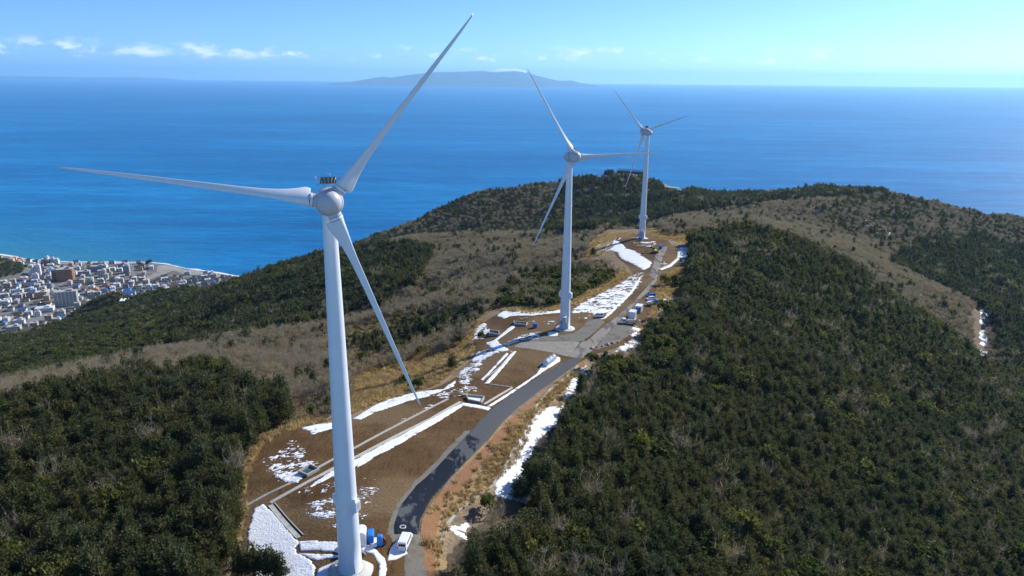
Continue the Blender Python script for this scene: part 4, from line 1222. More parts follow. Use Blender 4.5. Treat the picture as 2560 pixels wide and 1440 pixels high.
def van(px, heading, label, body_mat, L=4.7, W=1.7, H=1.98, cat='van', name='parked_van', group=None, hood=.55):
    """heading: direction of the nose, degrees from +X"""
    p = ground(*px)
    t = empty(name, p, R(heading), label, cat, group)
    x0, x1 = -L / 2, L / 2
    prof = [(x0, .32), (x0 - .03, .9), (x0 + .12, H - .12), (x0 + .3, H), (x1 - 1.45, H), (x1 - .95 - hood * .2, H - .18), (x1 - hood, 1.12), (x1 - .06, .92), (x1, .6), (x1 - .03, .32)]
    b = MB().mat(body_mat)
    extrude_profile(b, prof, W)
    b.mat(M_dark).box((0, 0, .30), (L - .2, W - .1, .14))
    b.build('body', t)
    g = MB().mat(M_glass)
    a0, a1 = Vector((x1 - hood + .03, 0, 1.18)), Vector((x1 - .95 - hood * .2 + .05, 0, H - .22))
    g.poly([(a0.x, -W * .42, a0.z), (a0.x, W * .42, a0.z), (a1.x, W * .40, a1.z), (a1.x, -W * .40, a1.z)])
    g.build('windscreen', t)
    g = MB().mat(M_glass)
    g.poly([(x0 + .02, -W * .38, 1.28), (x0 + .095, -W * .36, H - .25), (x0 + .095, W * .36, H - .25), (x0 + .02, W * .38, 1.28)])
    g.build('rear_window', t)
    for s in (-1, 1):
        g = MB().mat(M_glass)
        g.box((-.25, s * (W / 2 * .972), 1.42), (L * .60, .03, .42))
        g.build('side_window', t)
        k = MB().mat(M_red)
        k.box((x0 - .02, s * W * .42, .95), (.05, .14, .34))
        k.build('tail_light', t)
        for x in (x0 + .85, x1 - .85):
            child('wheel', WHEEL, t, Matrix.Translation((x, s * (W / 2 - .1), .33)))
    return t
van((1013, 1362), 83, 'white van parked at the near end of the black road', M_white)
van((1498, 793), 197, 'small white van parked by the snow right of the middle turbine', M_white, 3.4, 1.48, 1.85, hood=.2)
van((1627, 742), 205, 'blue and white car parked behind the site containers, topmost of its row', M_blue, 4.0, 1.65, 1.5, 'car', 'parked_car', 'cars behind the containers', .9)
van((1626, 750), 205, 'white car parked next to the blue car behind the site containers', M_white, 4.0, 1.65, 1.5, 'car', 'parked_car', 'cars behind the containers', .9)

def truck(px, heading, label, load=True, bed_col=None):
    p = ground(*px)
    t = empty('flatbed_truck' if not load else 'dump_truck', p, R(heading), label, 'truck')
    b = MB().mat(M_dark)
    b.box((0, 0, .62), (5.6, .9, .22))
    b.build('chassis', t)
    b = MB().mat(M_white if load else M_blue)
    extrude_profile(b, [(1.35, .55), (1.35, 2.35), (1.6, 2.45), (2.6, 2.35), (2.95, 1.5), (3.0, .55)], 2.0)
    c = b.build('cab', t)
    g = MB().mat(M_glass)
    g.poly([(2.975, -.85, 1.52), (2.975, .85, 1.52), (2.68, .8, 2.2), (2.68, -.8, 2.2)])
    for s in (-1, 1): g.box((2.1, s * .985, 1.85), (.9, .03, .5))
    g.build('cab_window', c)
    b = MB().mat(bed_col or M_steel)
    b.box((-1.0, 0, .95), (4.2, 2.1, .12))
    for s in (-1, 1): b.box((-1.0, s * 1.03, 1.3), (4.2, .06, .62))
    b.box((-3.08, 0, 1.3), (.06, 2.0, .62)).box((1.08, 0, 1.45), (.06, 2.0, .95))
    b.build('truck_bed', t)
    if load:
        b = MB().mat(M_tan)
        b.box((-1.0, 0, 1.35), (4.0, 1.95, .75), taper=(.8, .7))
        b.build('load', t)
    else:
        b = MB().mat(M_steel)
        for k in range(7): b.box((-2.6 + k * .55, .3 * math.sin(k * 2.1), 1.2 + .06 * (k % 3)), (.42, 1.3, .35), k * .7)
        b.build('load', t)
    for s in (-1, 1):
        for x in (2.15, -1.9): child('wheel', WHEEL_BIG, t, Matrix.Translation((x, s * .88, .46)))
truck((1572, 810), 184, 'dump truck with white cab and tan load parked on the gravel', True)
truck((1632, 764), 30, 'flatbed truck loaded with grey scrap behind the site containers', False)

def container(px, rz, label, wall, d=(2.4, 5.0, 2.55), side=None):
    p = ground(*px)
    t = empty('site_container', p, R(rz), label, 'container', 'site containers by the road')
    b = MB().mat(wall)
    b.box((0, 0, d[2] / 2 + .1), d, bev=.04)
    n = int(d[1] / .45)
    for k in range(n):
        for s in (-1, 1): b.box((s * (d[0] / 2 + .02), -d[1] / 2 + .3 + k * .45, d[2] / 2 + .1), (.05, .16, d[2] - .3))
    b.build('container_wall', t)
    r = MB().mat(M_white)
    r.box((0, 0, d[2] + .14), (d[0] + .1, d[1] + .1, .1), bev=.02)
    r.build('roof', t)
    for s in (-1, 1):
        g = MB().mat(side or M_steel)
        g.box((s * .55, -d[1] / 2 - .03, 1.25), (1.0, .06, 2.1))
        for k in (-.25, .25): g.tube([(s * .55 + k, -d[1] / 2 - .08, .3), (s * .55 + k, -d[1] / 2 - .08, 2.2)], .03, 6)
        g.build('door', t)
container((1581, 794), -22, 'white site container nearest the dump truck', M_white, (2.5, 3.6, 2.7), M_white)
container((1597, 779), -22, 'second white site container with shade painted blue on its end doors, behind the first', M_white, (2.5, 3.6, 2.7), M_blue)  # container is white; the blue door colour paints in the shade on its end

def tank(c, ang, label):
    t = empty('storage_tank', c, ang, label, 'tank', 'white ribbed tanks in a row')
    b = MB().mat(M_white)
    Mx = Matrix.Translation((0, 0, 1.1)) @ Matrix.Rotation(PI / 2, 4, 'Y')
    prof = [(0, -1.15), (.55, -1.1), (.9, -.92)]
    for k in range(5):
        h = -.72 + k * .36
        prof += [(1.0, h - .12), (1.08, h - .06), (1.08, h + .06), (1.0, h + .12)]
    prof += [(.9, .92), (.55, 1.1), (0, 1.15)]
    b.lathe(prof, 28, Mx)
    b.build('tank_shell', t)
    b = MB().mat(M_steel)
    b.lathe([(.3, 1.0), (.3, 1.24), (0, 1.26)], 16, Matrix.Translation((0, 0, 1.05)))
    b.build('hatch', t)
    b = MB().mat(M_dark)
    for x in (-.6, .6): b.box((x, 0, .12), (.16, 1.3, .24))
    b.build('cradle', t)
ta, tb = ground(1366, 914), ground(1386, 899)
ang = math.atan2(tb[1] - ta[1], tb[0] - ta[0])
dv = np.array([math.cos(ang), math.sin(ang)])
for k, lab in enumerate(('white ribbed tank nearest the road bend, first of three in a row', 'white ribbed tank between two others beside the snow berm', 'white ribbed tank at the far end of the row near the concrete apron')):
    q = ta[:2] + dv * 2.45 * k
    tank((q[0], q[1], float(hz(*q)) + .05), ang, lab)

# white generator housing with arched roof, blue tanks and red pump by the nearest tower
p = ground(903, 1357)
t = empty('transformer_housing', p, R(8), 'white transformer housing with arched roof behind the nearest tower', 'housing')
b = MB().mat(M_white)
prof = [(-1.0, .1), (-1.0, 2.2)] + [(-math.cos(a), 2.2 + .75 * math.sin(a)) for a in np.linspace(.15, PI - .15, 9)] + [(1.0, 2.2), (1.0, .1)]
L = [b.bm.verts.new((x, -1.3, z)) for x, z in prof]
Q = [b.bm.verts.new((x, 1.3, z)) for x, z in prof]
b._f(L)
b._f(Q[::-1])
for i in range(len(prof)): b._f([L[i], Q[i], Q[(i + 1) % len(prof)], L[(i + 1) % len(prof)]])
b.build('housing_shell', t)
b = MB().mat(M_dark)
b.box((1.02, 0, 1.25), (.04, 1.7, 1.7))
b.mat(M_steel)
for k in range(8): b.box((1.05, 0, .5 + k * .21), (.05, 1.7, .06))
b.box((1.05, 0, 1.25), (.06, .08, 1.7))
b.build('louvre_panel', t)
b = MB().mat(M_concrete)
b.box((0, 0, .04), (2.4, 3.0, .18))
b.build('plinth', t)

def blue_tank(px, rz, d, label, snow=True):
    p = ground(*px)
    t = empty('blue_tank', p, R(rz), label, 'tank', 'blue tanks standing on the ground')
    b = MB().mat(M_blue)
    b.box((0, 0, d[2] / 2 + .1), d, bev=.06)
    for k in (-.3, 0, .3): b.box((0, 0, d[2] * (.5 + k) + .1), (d[0] + .06, d[1] + .06, .06))
    b.build('tank_body', t)
    b = MB().mat(M_blue)
    b.box((0, 0, d[2] + .16), (d[0] * .9, d[1] * .9, .14), bev=.04, taper=(.8, .8))
    b.build('lid', t)
    for s in (-1, 1):
        b = MB().mat(M_dark)
        b.box((s * d[0] * .35, 0, .05), (.14, d[1], .1))
        b.build('skid', t)
blue_tank((927, 1350), 8, (1.15, 2.3, 1.5), 'long blue tank with pale lid behind the white housing')
blue_tank((950, 1362), 4, (.95, 1.1, 1.75), 'upright blue tank with a red pump beside it')
blue_tank((1337, 819), 10, (1.4, 1.4, 1.5), 'square blue tank left of the middle turbine')
blue_tank((1651, 622), 0, (1.6, 1.6, 1.6), 'blue tank beside the yellow excavator')
blue_tank((1600, 601), 10, (1.6, 1.4, 1.6), 'blue tank in front of the farthest turbine base')
p = ground(959, 1360)
t = empty('pump', p, .2, 'red pump on dark wheels beside the upright blue tank', 'pump')
b = MB().mat(M_red)
b.box((0, .1, .75), (.55, .7, .8), bev=.06).lathe([(.2, 1.1), (.2, 1.35), (0, 1.4)], 12)
b.build('motor', t)
b = MB().mat(M_dark)
b.box((0, 0, .3), (.7, 1.3, .12))
b.tube([(-.2, -.6, .35), (-.25, -1.0, .9), (.25, -1.0, .9), (.2, -.6, .35)], .03, 6)
b.build('frame', t)
for s in (-1, 1): child('wheel', WHEEL, t, Matrix.Translation((s * .4, 0, .33)) @ Matrix.Rotation(PI / 2, 4, 'Z'))

# manhole ring on the road
p = ground(1007, 1319)
b = MB().mat(M_pale)
b.lathe([(.62, .06), (.62, .22), (.44, .22), (.44, .06)], 28)
b.mat(M_dark).lathe([(.44, .20), (0, .20)], 28)
tag(b.build('manhole_cover', None, p), 'round manhole cover with pale rim at the near end of the black road', 'manhole')

# yellow excavator on the far pad
p = ground(1637, 632)
t = empty('excavator', p, R(115), 'yellow excavator with raised boom near the farthest turbine', 'excavator')
for s in (-1, 1):
    b = MB().mat(M_dark)
    b.tube([(-1.6, s * 1.0, .4), (1.6, s * 1.0, .4)], .38, 10).box((0, s * 1.0, .4), (3.2, .5, .72))
    b.build('track', t)
b = MB().mat(M_yellow)
b.box((-.5, 0, 1.35), (2.7, 2.2, 1.0), bev=.1)
b.build('body', t)
b = MB().mat(M_dark)
b.box((.6, .6, 2.2), (1.3, .95, 1.4), bev=.08, taper=(.85, .9))
b.build('cab', t)
b = MB().mat(M_yellow)
b.tube([(.8, -.35, 1.6), (2.3, -.35, 4.6), (3.6, -.35, 5.4)], [.28, .34, .24], 6)
b.build('boom', t)
b = MB().mat(M_yellow)
b.tube([(3.6, -.35, 5.4), (4.3, -.35, 2.6)], [.22, .16], 6)
b.build('arm', t)
b = MB().mat(M_dark)
b.box((4.2, -.35, 2.3), (.8, .9, .8), taper=(.6, 1))
b.build('bucket', t)

# small white water box beside the flatbed
p = ground(1659, 757)
t = empty('water_tank', p, R(20), 'small white box tank standing in dry grass behind the cars', 'tank')
b = MB().mat(M_white)
b.box((0, 0, .85), (2.0, 1.6, 1.4), bev=.06)
b.build('tank_body', t)
b = MB().mat(M_steel)
b.box((0, 0, .08), (2.1, 1.7, .14)).tube([(-1, -.8, .15), (-1, -.8, 1.5), (1, -.8, 1.5), (1, -.8, .15)], .03, 6)
b.build('frame', t)

# snow-capped stone pile and marker barrier at the apron
b = MB().mat(M_concrete)
rg = random.Random(4)
q0 = [ground(1480 + k * 13, 873 - k * 3.2 + rg.uniform(-2, 2)) for k in range(6)]
for k, q in enumerate(q0):
    s = rg.uniform(.35, .7)
    o = MB().mat(M_concrete)
    bmesh.ops.create_icosphere(o.bm, subdivisions=2, radius=s)
    for v in o.bm.verts: v.co *= rg.uniform(.75, 1.15)
    tag(o.build('boulder', None, (q[0], q[1], q[2] + s * .3), rg.uniform(0, 6)), 'pale boulder at the grassy edge below the gravel lot', 'boulder', 'boulders along the edge of the gravel lot')

# ------------------------------------------------------------------ power poles and wires
def pole(x, y, h, label):
    z = float(hz(x, y))
    t = empty('power_pole', (x, y, z), R(-35), label, 'power pole', 'power poles down the forest slope')
    b = MB().mat(paint('weathered_pole', (.30, .29, .27), .85, .1, 1.0))
    b.tube([(0, 0, -.5), (0, 0, h)], [.17, .11], 10)
    b.build('post', t)
    b = MB().mat(M_steel)
    b.box((0, 0, h - .5), (1.7, .1, .1))
    for s in (-.75, 0, .75): b.tube([(s, 0, h - .45), (s, 0, h - .2)], .05, 6)
    b.build('cross_arm', t)
    return Vector((x, y, z + h - .3))
pp = ground(1613, 843)
tops = [pole(pp[0], pp[1], 8.5, 'power pole at the right edge of the gravel lot')]
for px, py, Y, lab in ((1817, 893, 252, 'power pole rising from the forest, between the other two'), (1974, 1031, 222, 'power pole farthest down the forest slope')):
    q = at_y(px, py, Y)
    tops.append(pole(q[0], q[1], max(8, q[2] - float(hz(q[0], q[1]))), lab))
q = at_y(2200, 1230, 190)
tops.append(Vector((q[0], q[1], q[2])))
for k in range(2):
    a, c = tops[k], tops[k + 1]
    b = MB().mat(M_dark)
    for s in (-.7, .7):
        b.tube([(a + (c - a) * u + Vector((s * .8, s * .55, -3.2 * 4 * u * (1 - u) * .5))) for u in np.linspace(0, 1, 15)], .022, 5)
    tag(b.build('power_line'), ('power line from the gravel lot pole into the forest', 'power line between the two poles in the forest')[k], 'power line', 'power lines down the forest slope')

# ------------------------------------------------------------------ buildings on the far headland
def shed(loc, rz, d, wall, roof, label, cat='building', name='headland_building', rise=1.2, win=None):
    t = empty(name, loc, rz, label, cat)
    b = MB().mat(wall)
    b.box((0, 0, d[2] / 2 - 1.5), (d[0], d[1], d[2] + 3))
    b.build('wall', t)
    r = MB().mat(roof)
    x, y, z = d[0] / 2 + .5, d[1] / 2 + .5, d[2]
    pts = [(-x, -y, z), (x, -y, z), (x, 0, z + rise), (-x, 0, z + rise), (-x, y, z), (x, y, z)]
    v = [r.bm.verts.new(p) for p in pts]
    for q in ((0, 1, 2, 3), (3, 2, 5, 4), (0, 3, 4), (1, 5, 2), (0, 4, 5, 1)): r._f([v[i] for i in q])
    r.build('roof', t)
    if win:
        for k in range(win):
            g = MB().mat(M_glass)
            g.box((-d[0] / 2 + (k + .5) * d[0] / win, -d[1] / 2 - .04, d[2] * .55), (d[0] / win * .55, .08, d[2] * .3))
            g.build('window', t)
    return t
def hill(px, py, Y):
    q = at_y(px, py, Y)
    return (q[0], q[1], float(hz(q[0], q[1])))
blue_roof, green_roof = paint('blue_roof', (.025, .14, .34), .5, .08, .3), paint('green_roof', (.40, .62, .56), .5, .06, .3)
cream = paint('cream_wall', (.55, .52, .44), .8, .08, .3)
shed(hill(1578, 430, 1035), R(-22), (37, 12, 3.2), paint('blue_wall', (.05, .10, .18), .7, .1, .3), blue_roof, 'long low building with blue roof on the headland crest', rise=2.2, win=9)
shed(hill(1676, 457, 985), R(-38), (24, 8, 2.5), cream, green_roof, 'long shed with pale green roof on the headland, left of its twin', rise=1.0)
shed(hill(1702, 461, 975), R(-38), (15, 7, 2.5), cream, green_roof, 'shorter shed with pale green roof beside the grey yard', rise=1.0)
shed(hill(955, 607, 800), R(20), (7, 5, 3), M_white, blue_roof, 'tiny white house among trees behind the dark left hill', 'house', 'hillside_house', 1.2)
def mast(px, py, Y, h, label, arms=3):
    q = hill(px, py, Y)
    t = empty('radio_mast', (q[0], q[1], q[2] - 4), 0, label, 'mast', 'radio masts on the headland')
    b = MB().mat(M_steel)
    for k in range(3):
        a = 2 * PI * k / 3
        b.tube([(.5 * math.cos(a), .5 * math.sin(a), 0), (.16 * math.cos(a), .16 * math.sin(a), h + 4)], .09, 5)
    for k in range(10):
        z = 1 + k * (h + 3) / 10
        b.lathe([(.5 - .3 * k / 10, z), (.56 - .3 * k / 10, z + .1)], 6)
    b.build('lattice', t)
    b = MB().mat(M_white)
    for k in range(arms): b.box((.5, 0, h + 3 - k * 2.2), (.9, .5, 1.3))
    b.build('antenna', t)
mast(1497, 424, 1040, 14.5, 'tall thin radio mast left of its shorter neighbour', 2)
mast(1503, 432, 1030, 13, 'radio mast right of the taller thin one', 3)
mast(1555, 424, 1035, 9, 'radio mast at the left end of the blue roofed building', 4)
mast(1708, 460, 975, 7, 'short radio mast at the grey yard by the green sheds', 2)
YARD = [(1655, 452), (1680, 460), (1700, 468), (1722, 463), (1728, 470), (1700, 474), (1660, 462)]

# ------------------------------------------------------------------ the coastal town
ROOFS = {'dark grey': (.055, .058, .065), 'blue': (.035, .13, .34), 'brown': (.15, .085, .055), 'orange': (.50, .20, .07), 'pale grey': (.42, .43, .44), 'white': (.62, .63, .65), 'green': (.13, .21, .16)}
WALLS = {'white': (.62, .62, .61), 'cream': (.60, .54, .42), 'grey': (.36, .36, .37), 'tan': (.46, .36, .26)}
RM = {k: paint('roof_' + k.replace(' ', '_'), v, .6, .12, .4) for k, v in ROOFS.items()}
WM = {k: paint('wall_' + k, v, .8, .06, .4) for k, v in WALLS.items()}
rng = random.Random(11)

def house_geo(w, d, h, style, mwall, mroof):
    b = MB().mat(mwall)
    b.box((0, 0, h / 2 - .5), (w, d, h + 1))
    b.mat(mroof)
    x, y = w / 2 + .4, d / 2 + .4
    if style == 'flat':
        b.box((0, 0, h + .15), (w + .3, d + .3, .3))
        b.mat(mwall).box((w * .2, d * .15, h + 1.0), (w * .3, d * .3, 1.5))
    else:
        rise = .28 * d
        k = 0 if style == 'gable' else w * .28
        pts = [(-x, -y, h), (x, -y, h), (x, y, h), (-x, y, h), (-x + k, 0, h + rise), (x - k, 0, h + rise)]
        v = [b.bm.verts.new(p) for p in pts]
        for q in ((0, 1, 5, 4), (2, 3, 4, 5), (1, 2, 5), (3, 0, 4), (0, 3, 2, 1)): b._f([v[i] for i in q])
    b.mat(M_glass)
    for s in (-1, 1):
        for kx in (-.25, .25):
            for fl in range(max(1, int(h // 2.8))): b.box((kx * w, s * (d / 2 + .01), 1.5 + fl * 2.8), (w * .22, .06, 1.2))
    return b

HOUSE_SPEC = []
for rk in ROOFS:
    for wk in WALLS:
        if (rk in ('orange', 'green') and wk in ('grey',)): continue
        for st in (('flat',) if rk in ('white', 'pale grey') else ('hip', 'gable')):
            HOUSE_SPEC.append((rk, wk, st))
HM = {}
def house_mesh(spec):
    if spec not in HM:
        r = random.Random(str(spec))
        w, d = r.uniform(8, 12), r.uniform(6.5, 8.5)
        h = r.choice([5.6, 5.8, 6.0, 3.6]) if spec[2] != 'flat' else r.choice([6.2, 8.8, 6.2])
        HM[spec] = house_geo(w, d, h, spec[2], WM[spec[1]], RM[spec[0]]).mesh('house')
    return HM[spec]

def strip(name, lines, mat, w, kind='structure', lift=.25):
    b = MB().mat(mat)
    for pts in lines:
        P = gpoly(pts)
        ribbon(b, P, w, lift - .05, lift)
    return tag(b.build(name), kind=kind)
TOWN_ROADS = [[(0, 786), (39, 781), (90, 766), (131, 752), (188, 736), (233, 726), (280, 716)], [(0, 776), (60, 760), (150, 735), (240, 716), (300, 704), (350, 690), (430, 690), (520, 692), (575, 690)],
              [(60, 722), (100, 718), (143, 713), (211, 694), (260, 686), (330, 680), (400, 682)], [(0, 660), (80, 662), (170, 662), (280, 662), (370, 662)], [(60, 815), (100, 795), (140, 782), (190, 765)], [(150, 712), (190, 740)], [(215, 662), (205, 694)], [(330, 662), (335, 690)]]
strip('town_road', TOWN_ROADS[:3], paint('town_asphalt', (.22, .215, .205), .9, .12, .1), 7.5)
strip('town_street', TOWN_ROADS[3:], paint('street_asphalt', (.20, .20, .20), .9, .12, .1), 5.0, lift=.22)
ROADW = [gpoly(p) for p in TOWN_ROADS]
sheet_obj('car_park', [hard([(62, 806), (88, 788), (140, 783), (132, 796), (96, 812), (70, 812)], 2.5, 1, 9)], MATS['street_asphalt'], 'structure', lift=.2)
sheet_obj('beach', [hard([(395, 664), (420, 663), (470, 674), (530, 682), (580, 692), (560, 694), (500, 690), (455, 684), (435, 676), (372, 700), (355, 700), (390, 680)], 3, 4, 12), hard([(0, 640), (90, 653), (175, 657), (375, 659), (375, 661), (175, 660), (90, 657), (0, 645)], 3, 2, 12)],
          paint('beach_gravel', (.30, .275, .235), .95, .15, .05), 'structure', lift=.18)

BIGB = []
def apartment(px, rz, d, floors, wall, label, balcony=None, pier=None, roofm=None, sx=3.2, cat='apartment block', name='apartment_block', steps=0):
    p = ground(*px)
    BIGB.append((p[0], p[1], max(d[0], d[1]) * .75 + 5))
    t = empty(name, p, R(rz), label, cat)
    b = MB().mat(wall)
    if steps:
        for k in range(steps): b.box((k * d[0] * .06, 0, d[2] * (k + .5) / steps - .25), (d[0] * (1 - .12 * k), d[1], d[2] / steps + (.5 if k == 0 else 0)))
    else: b.box((0, 0, d[2] / 2 - .5), (d[0], d[1], d[2] + 1))
    b.build('wall', t)
    r = MB().mat(roofm or RM['pale grey'])
    w = d[0] * (1 - .12 * (steps - 1)) if steps else d[0]
    ox = (steps - 1) * d[0] * .06 if steps else 0
    r.box((ox, 0, d[2] + .3), (w + .3, d[1] + .3, .6))
    r.mat(wall).box((ox + w * .2, 0, d[2] + 1.9), (w * .22, d[1] * .5, 2.6))
    r.build('roof', t)
    fh = d[2] / floors
    for k in range(floors):
        if balcony:
            g = MB().mat(balcony)
            if steps: g.box((k * d[0] * .06 * steps / floors, -d[1] / 2 - .5, fh * k + .6), (d[0] * (1 - .12 * k * steps / floors), 1.2, 1.1))
            else:
                g.box((0, -d[1] / 2 - .55, fh * k + .6), (d[0] * .98, 1.1, 1.15))
            g.build('balcony', t)
    if pier:
        n = int(d[0] / 5)
        for k in range(n + 1):
            g = MB().mat(pier)
            g.box((-d[0] / 2 + k * d[0] / n, -d[1] / 2 - .5, d[2] / 2), (.7, 1.3, d[2]))
            g.build('pier', t)
    return t
dk = (.05, .06, .075)
brick = pane_rows('brick_facade', (.36, .17, .095), (.10, .06, .05), 4.0, 3.0)
beige = pane_rows('beige_facade', (.50, .45, .36), dk, 2.5, 2.7, (.6, .55))
whitef = pane_rows('white_facade', (.74, .74, .73), dk, 3.2, 3.0, (.5, .45))
greyf = pane_rows('grey_facade', (.42, .43, .46), dk, 3.0, 3.0, (.65, .5))
creamf = pane_rows('cream_facade', (.62, .57, .44), dk, 3.4, 3.0, (.5, .45))
apartment((166, 700), 18, (27, 17, 22), 7, brick, 'red brown apartment block with horizontal balcony bands in the town', paint('brick_band', (.55, .27, .15), .8, .08, .3))
apartment((146, 699), 18, (16, 15, 19.5), 6, brick, 'darker lower wing standing left of the red brown apartment block', None, None, RM['green'])
apartment((169, 762), 20, (33, 13, 24), 9, beige, 'tall beige apartment slab with white piers and rows of windows', paint('beige_band', (.60, .56, .47), .8, .08, .3), M_white)
apartment((87, 687), 24, (22, 12, 19), 7, whitef, 'white stepped hotel with bright balcony bands near the wooded mound', M_white, None, RM['white'], steps=6, cat='hotel', name='hotel')
apartment((91, 701), 20, (9, 8, 12), 4, whitef, 'narrow white block just below the stepped hotel')
apartment((116, 664), 10, (13, 10, 14), 5, greyf, 'dark fronted block with white side by the shoreline', None, None, RM['white'])
apartment((121, 663), 10, (6, 8, 17), 6, whitef, 'slim white tower block at the shoreline')
apartment((134, 663), 12, (8, 8, 14), 5, whitef, 'left one of two pale blocks close to the beach')
apartment((143, 664), 12, (9, 9, 13), 5, whitef, 'right one of two pale blocks close to the beach')
apartment((247, 677), 12, (27, 11, 10), 4, greyf, 'long grey block with dark window bands near the shore', M_steel)
apartment((264, 676), 12, (8, 12, 11), 4, whitef, 'white end block attached beyond the long grey block')
apartment((257, 692), 22, (13, 10, 13), 5, creamf, 'cream block with square windows in the middle of the town')
apartment((318, 682), 12, (11, 10, 15), 5, greyf, 'blue grey block with pale side near the river mouth')
apartment((106, 744), 22, (17, 11, 11), 4, pane_rows('orange_facade', (.60, .36, .20), dk, 3.2, 2.8), 'orange fronted block with pale flat roof left of the beige slab', None, None, RM['white'])
apartment((127, 683), 20, (12, 9, 9), 3, whitef, 'low white block left of the red brown apartment block')
apartment((212, 688), 14, (20, 10, 8), 3, greyf, 'low dark block with white end right of the red brown apartments', None, None, RM['pale grey'])
apartment((38, 833), 18, (17, 10, 11), 4, creamf, 'cream block with dark windows at the foot of the forest')
apartment((50, 815), 20, (15, 9, 10), 3, whitef, 'pale block beside the car park above the cream one')
apartment((113, 777), 20, (26, 15, 6), 2, whitef, 'low store with broad white roof beside the car park', None, None, RM['white'], cat='store', name='store')
apartment((45, 735), 20, (17, 9, 8), 3, whitef, 'white fronted hall in the left part of the town')
apartment((45, 748), 20, (14, 10, 9), 3, pane_rows('tan_facade', (.46, .36, .26), dk, 3.2, 3.0), 'tan block below the white fronted hall')
apartment((95, 790), 20, (9, 7, 7), 2, whitef, 'small white block at the corner of the car park')
apartment((155, 790), 20, (10, 9, 9), 3, creamf, 'pale block right of the car park at the forest edge')
apartment((528, 691), 14, (12, 9, 8), 3, whitef, 'white block standing alone near the far end of the beach', None, None, RM['pale grey'])
apartment((305, 666), 12, (20, 9, 6), 2, greyf, 'long low grey block on the shore road', None, None, RM['pale grey'])
# hillside glasshouse
p = at_y(322, 741, 955)
t = empty('glasshouse', (p[0], p[1], float(hz(p[0], p[1])) + 2), R(14), 'white multi gabled glasshouse on the wooded spur above the town', 'glasshouse')
gh = paint('glasshouse_skin', (.70, .74, .80), .3, .06, .3)
for k in range(6):
    b = MB().mat(gh)
    x0 = -13 + k * 4.4
    v = [b.bm.verts.new(q) for q in ((x0, -5, -4), (x0 + 4.2, -5, -4), (x0 + 4.2, 6, -4), (x0, 6, -4), (x0, -5, 3), (x0 + 4.2, -5, 3), (x0 + 4.2, 6, 3), (x0, 6, 3), (x0 + 2.1, -5, 5), (x0 + 2.1, 6, 5))]
    for q in ((0, 1, 5, 8, 4), (2, 3, 7, 9, 6), (1, 2, 6, 5), (3, 0, 4, 7), (4, 8, 9, 7), (8, 5, 6, 9)): b._f([v[i] for i in q])
    b.build('bay', t)

# houses: random plots along the streets
cand = []
for _ in range(14000):
    x, y = rng.uniform(-1250, -380), rng.uniform(1020, 1600)
    z = float(hz(x, y))
    if not (-299.2 < z < -284): continue
    px, py, w = (float(v) for v in project(np.array([x]), np.array([y]), np.array([z])))
    if not (-60 < px < 590 and 630 < py < 900): continue
    cand.append((x, y, z, px, py))
CX, CY = np.array([c[0] for c in cand]), np.array([c[1] for c in cand])
dr = np.full(len(cand), 1e9)
for pl in ROADW: dr = np.minimum(dr, polydist(CX, CY, pl, False))
dco = polydist(CX, CY, COAST, False)
okc = (dr > 9) & (dco > 26) & inpoly(CX, CY, TOWN)
NOB = [gpoly([(62, 806), (88, 788), (140, 783), (132, 796), (96, 812), (70, 812)]), gpoly([(395, 664), (470, 674), (580, 692), (455, 684), (372, 704), (350, 704)])]
NOB += [gpoly([(440, 668), (480, 674), (520, 682), (500, 686), (440, 680)]), gpoly([(275, 688), (310, 686), (318, 694), (285, 696)])]
for pl in NOB: okc &= ~inpoly(CX, CY, pl)
for bx_, by_, br in BIGB: okc &= np.hypot(CX - bx_, CY - by_) > br
okc &= np.hypot((CX + 1010) / 1.25, CY - 1335) > 78
plots, grid = [], {}
for k in np.nonzero(okc)[0]:
    x, y = CX[k], CY[k]
    g = (int(x // 14), int(y // 14))
    if any(math.hypot(x - q[0], y - q[1]) < 12.6 for i in (-1, 0, 1) for j in (-1, 0, 1) for q in grid.get((g[0] + i, g[1] + j), [])): continue
    if rng.random() < .10: continue
    grid.setdefault(g, []).append((x, y))
    plots.append(cand[k])
plots.sort(key=lambda c: c[1])
wts = [(3.0 if s[0] == 'dark grey' else 1.1 if s[0] == 'blue' else 1.6 if s[0] == 'brown' else .35 if s[0] in ('orange', 'green') else 2.6) * (2.6 if s[1] == 'white' else 1.4 if s[1] == 'cream' else 1) for s in HOUSE_SPEC]
def where(x, y, px, py):
    if py < 668: return 'near the shoreline'
    if px > 400: return 'by the beach road'
    if py > 790: return 'at the foot of the forest'
    if px < 70: return 'at the left edge of the town' if py > 700 else 'beside the wooded mound'
    if math.hypot(px - 163, py - 690) < 45: return 'around the red brown apartment block'
    if math.hypot(px - 165, py - 755) < 45: return 'around the tall beige slab'
    return 'between the town roads'
rest_V = []
n_house = 0
rest = MB()
for (x, y, z, px, py) in plots:
    spec = rng.choices(HOUSE_SPEC, wts)[0]
    ang = R(rng.choice([16, 20, 106, 110]) + rng.uniform(-6, 6))
    if n_house < 285:
        n_house += 1
        o = link(bpy.data.objects.new('house', house_mesh(spec)))
        o.location, o.rotation_euler = (x, y, z), (0, 0, ang)
        kind = {'flat': 'flat roofed house', 'hip': 'hip roofed house', 'gable': 'gabled house'}[spec[2]]
        lab = f'{spec[1]} {kind} with {spec[0]} roof {where(x, y, px, py)}'
        tag(o, lab, 'house', 'houses in the coastal town')
    else: rest_V.append((x, y, z, ang, spec))
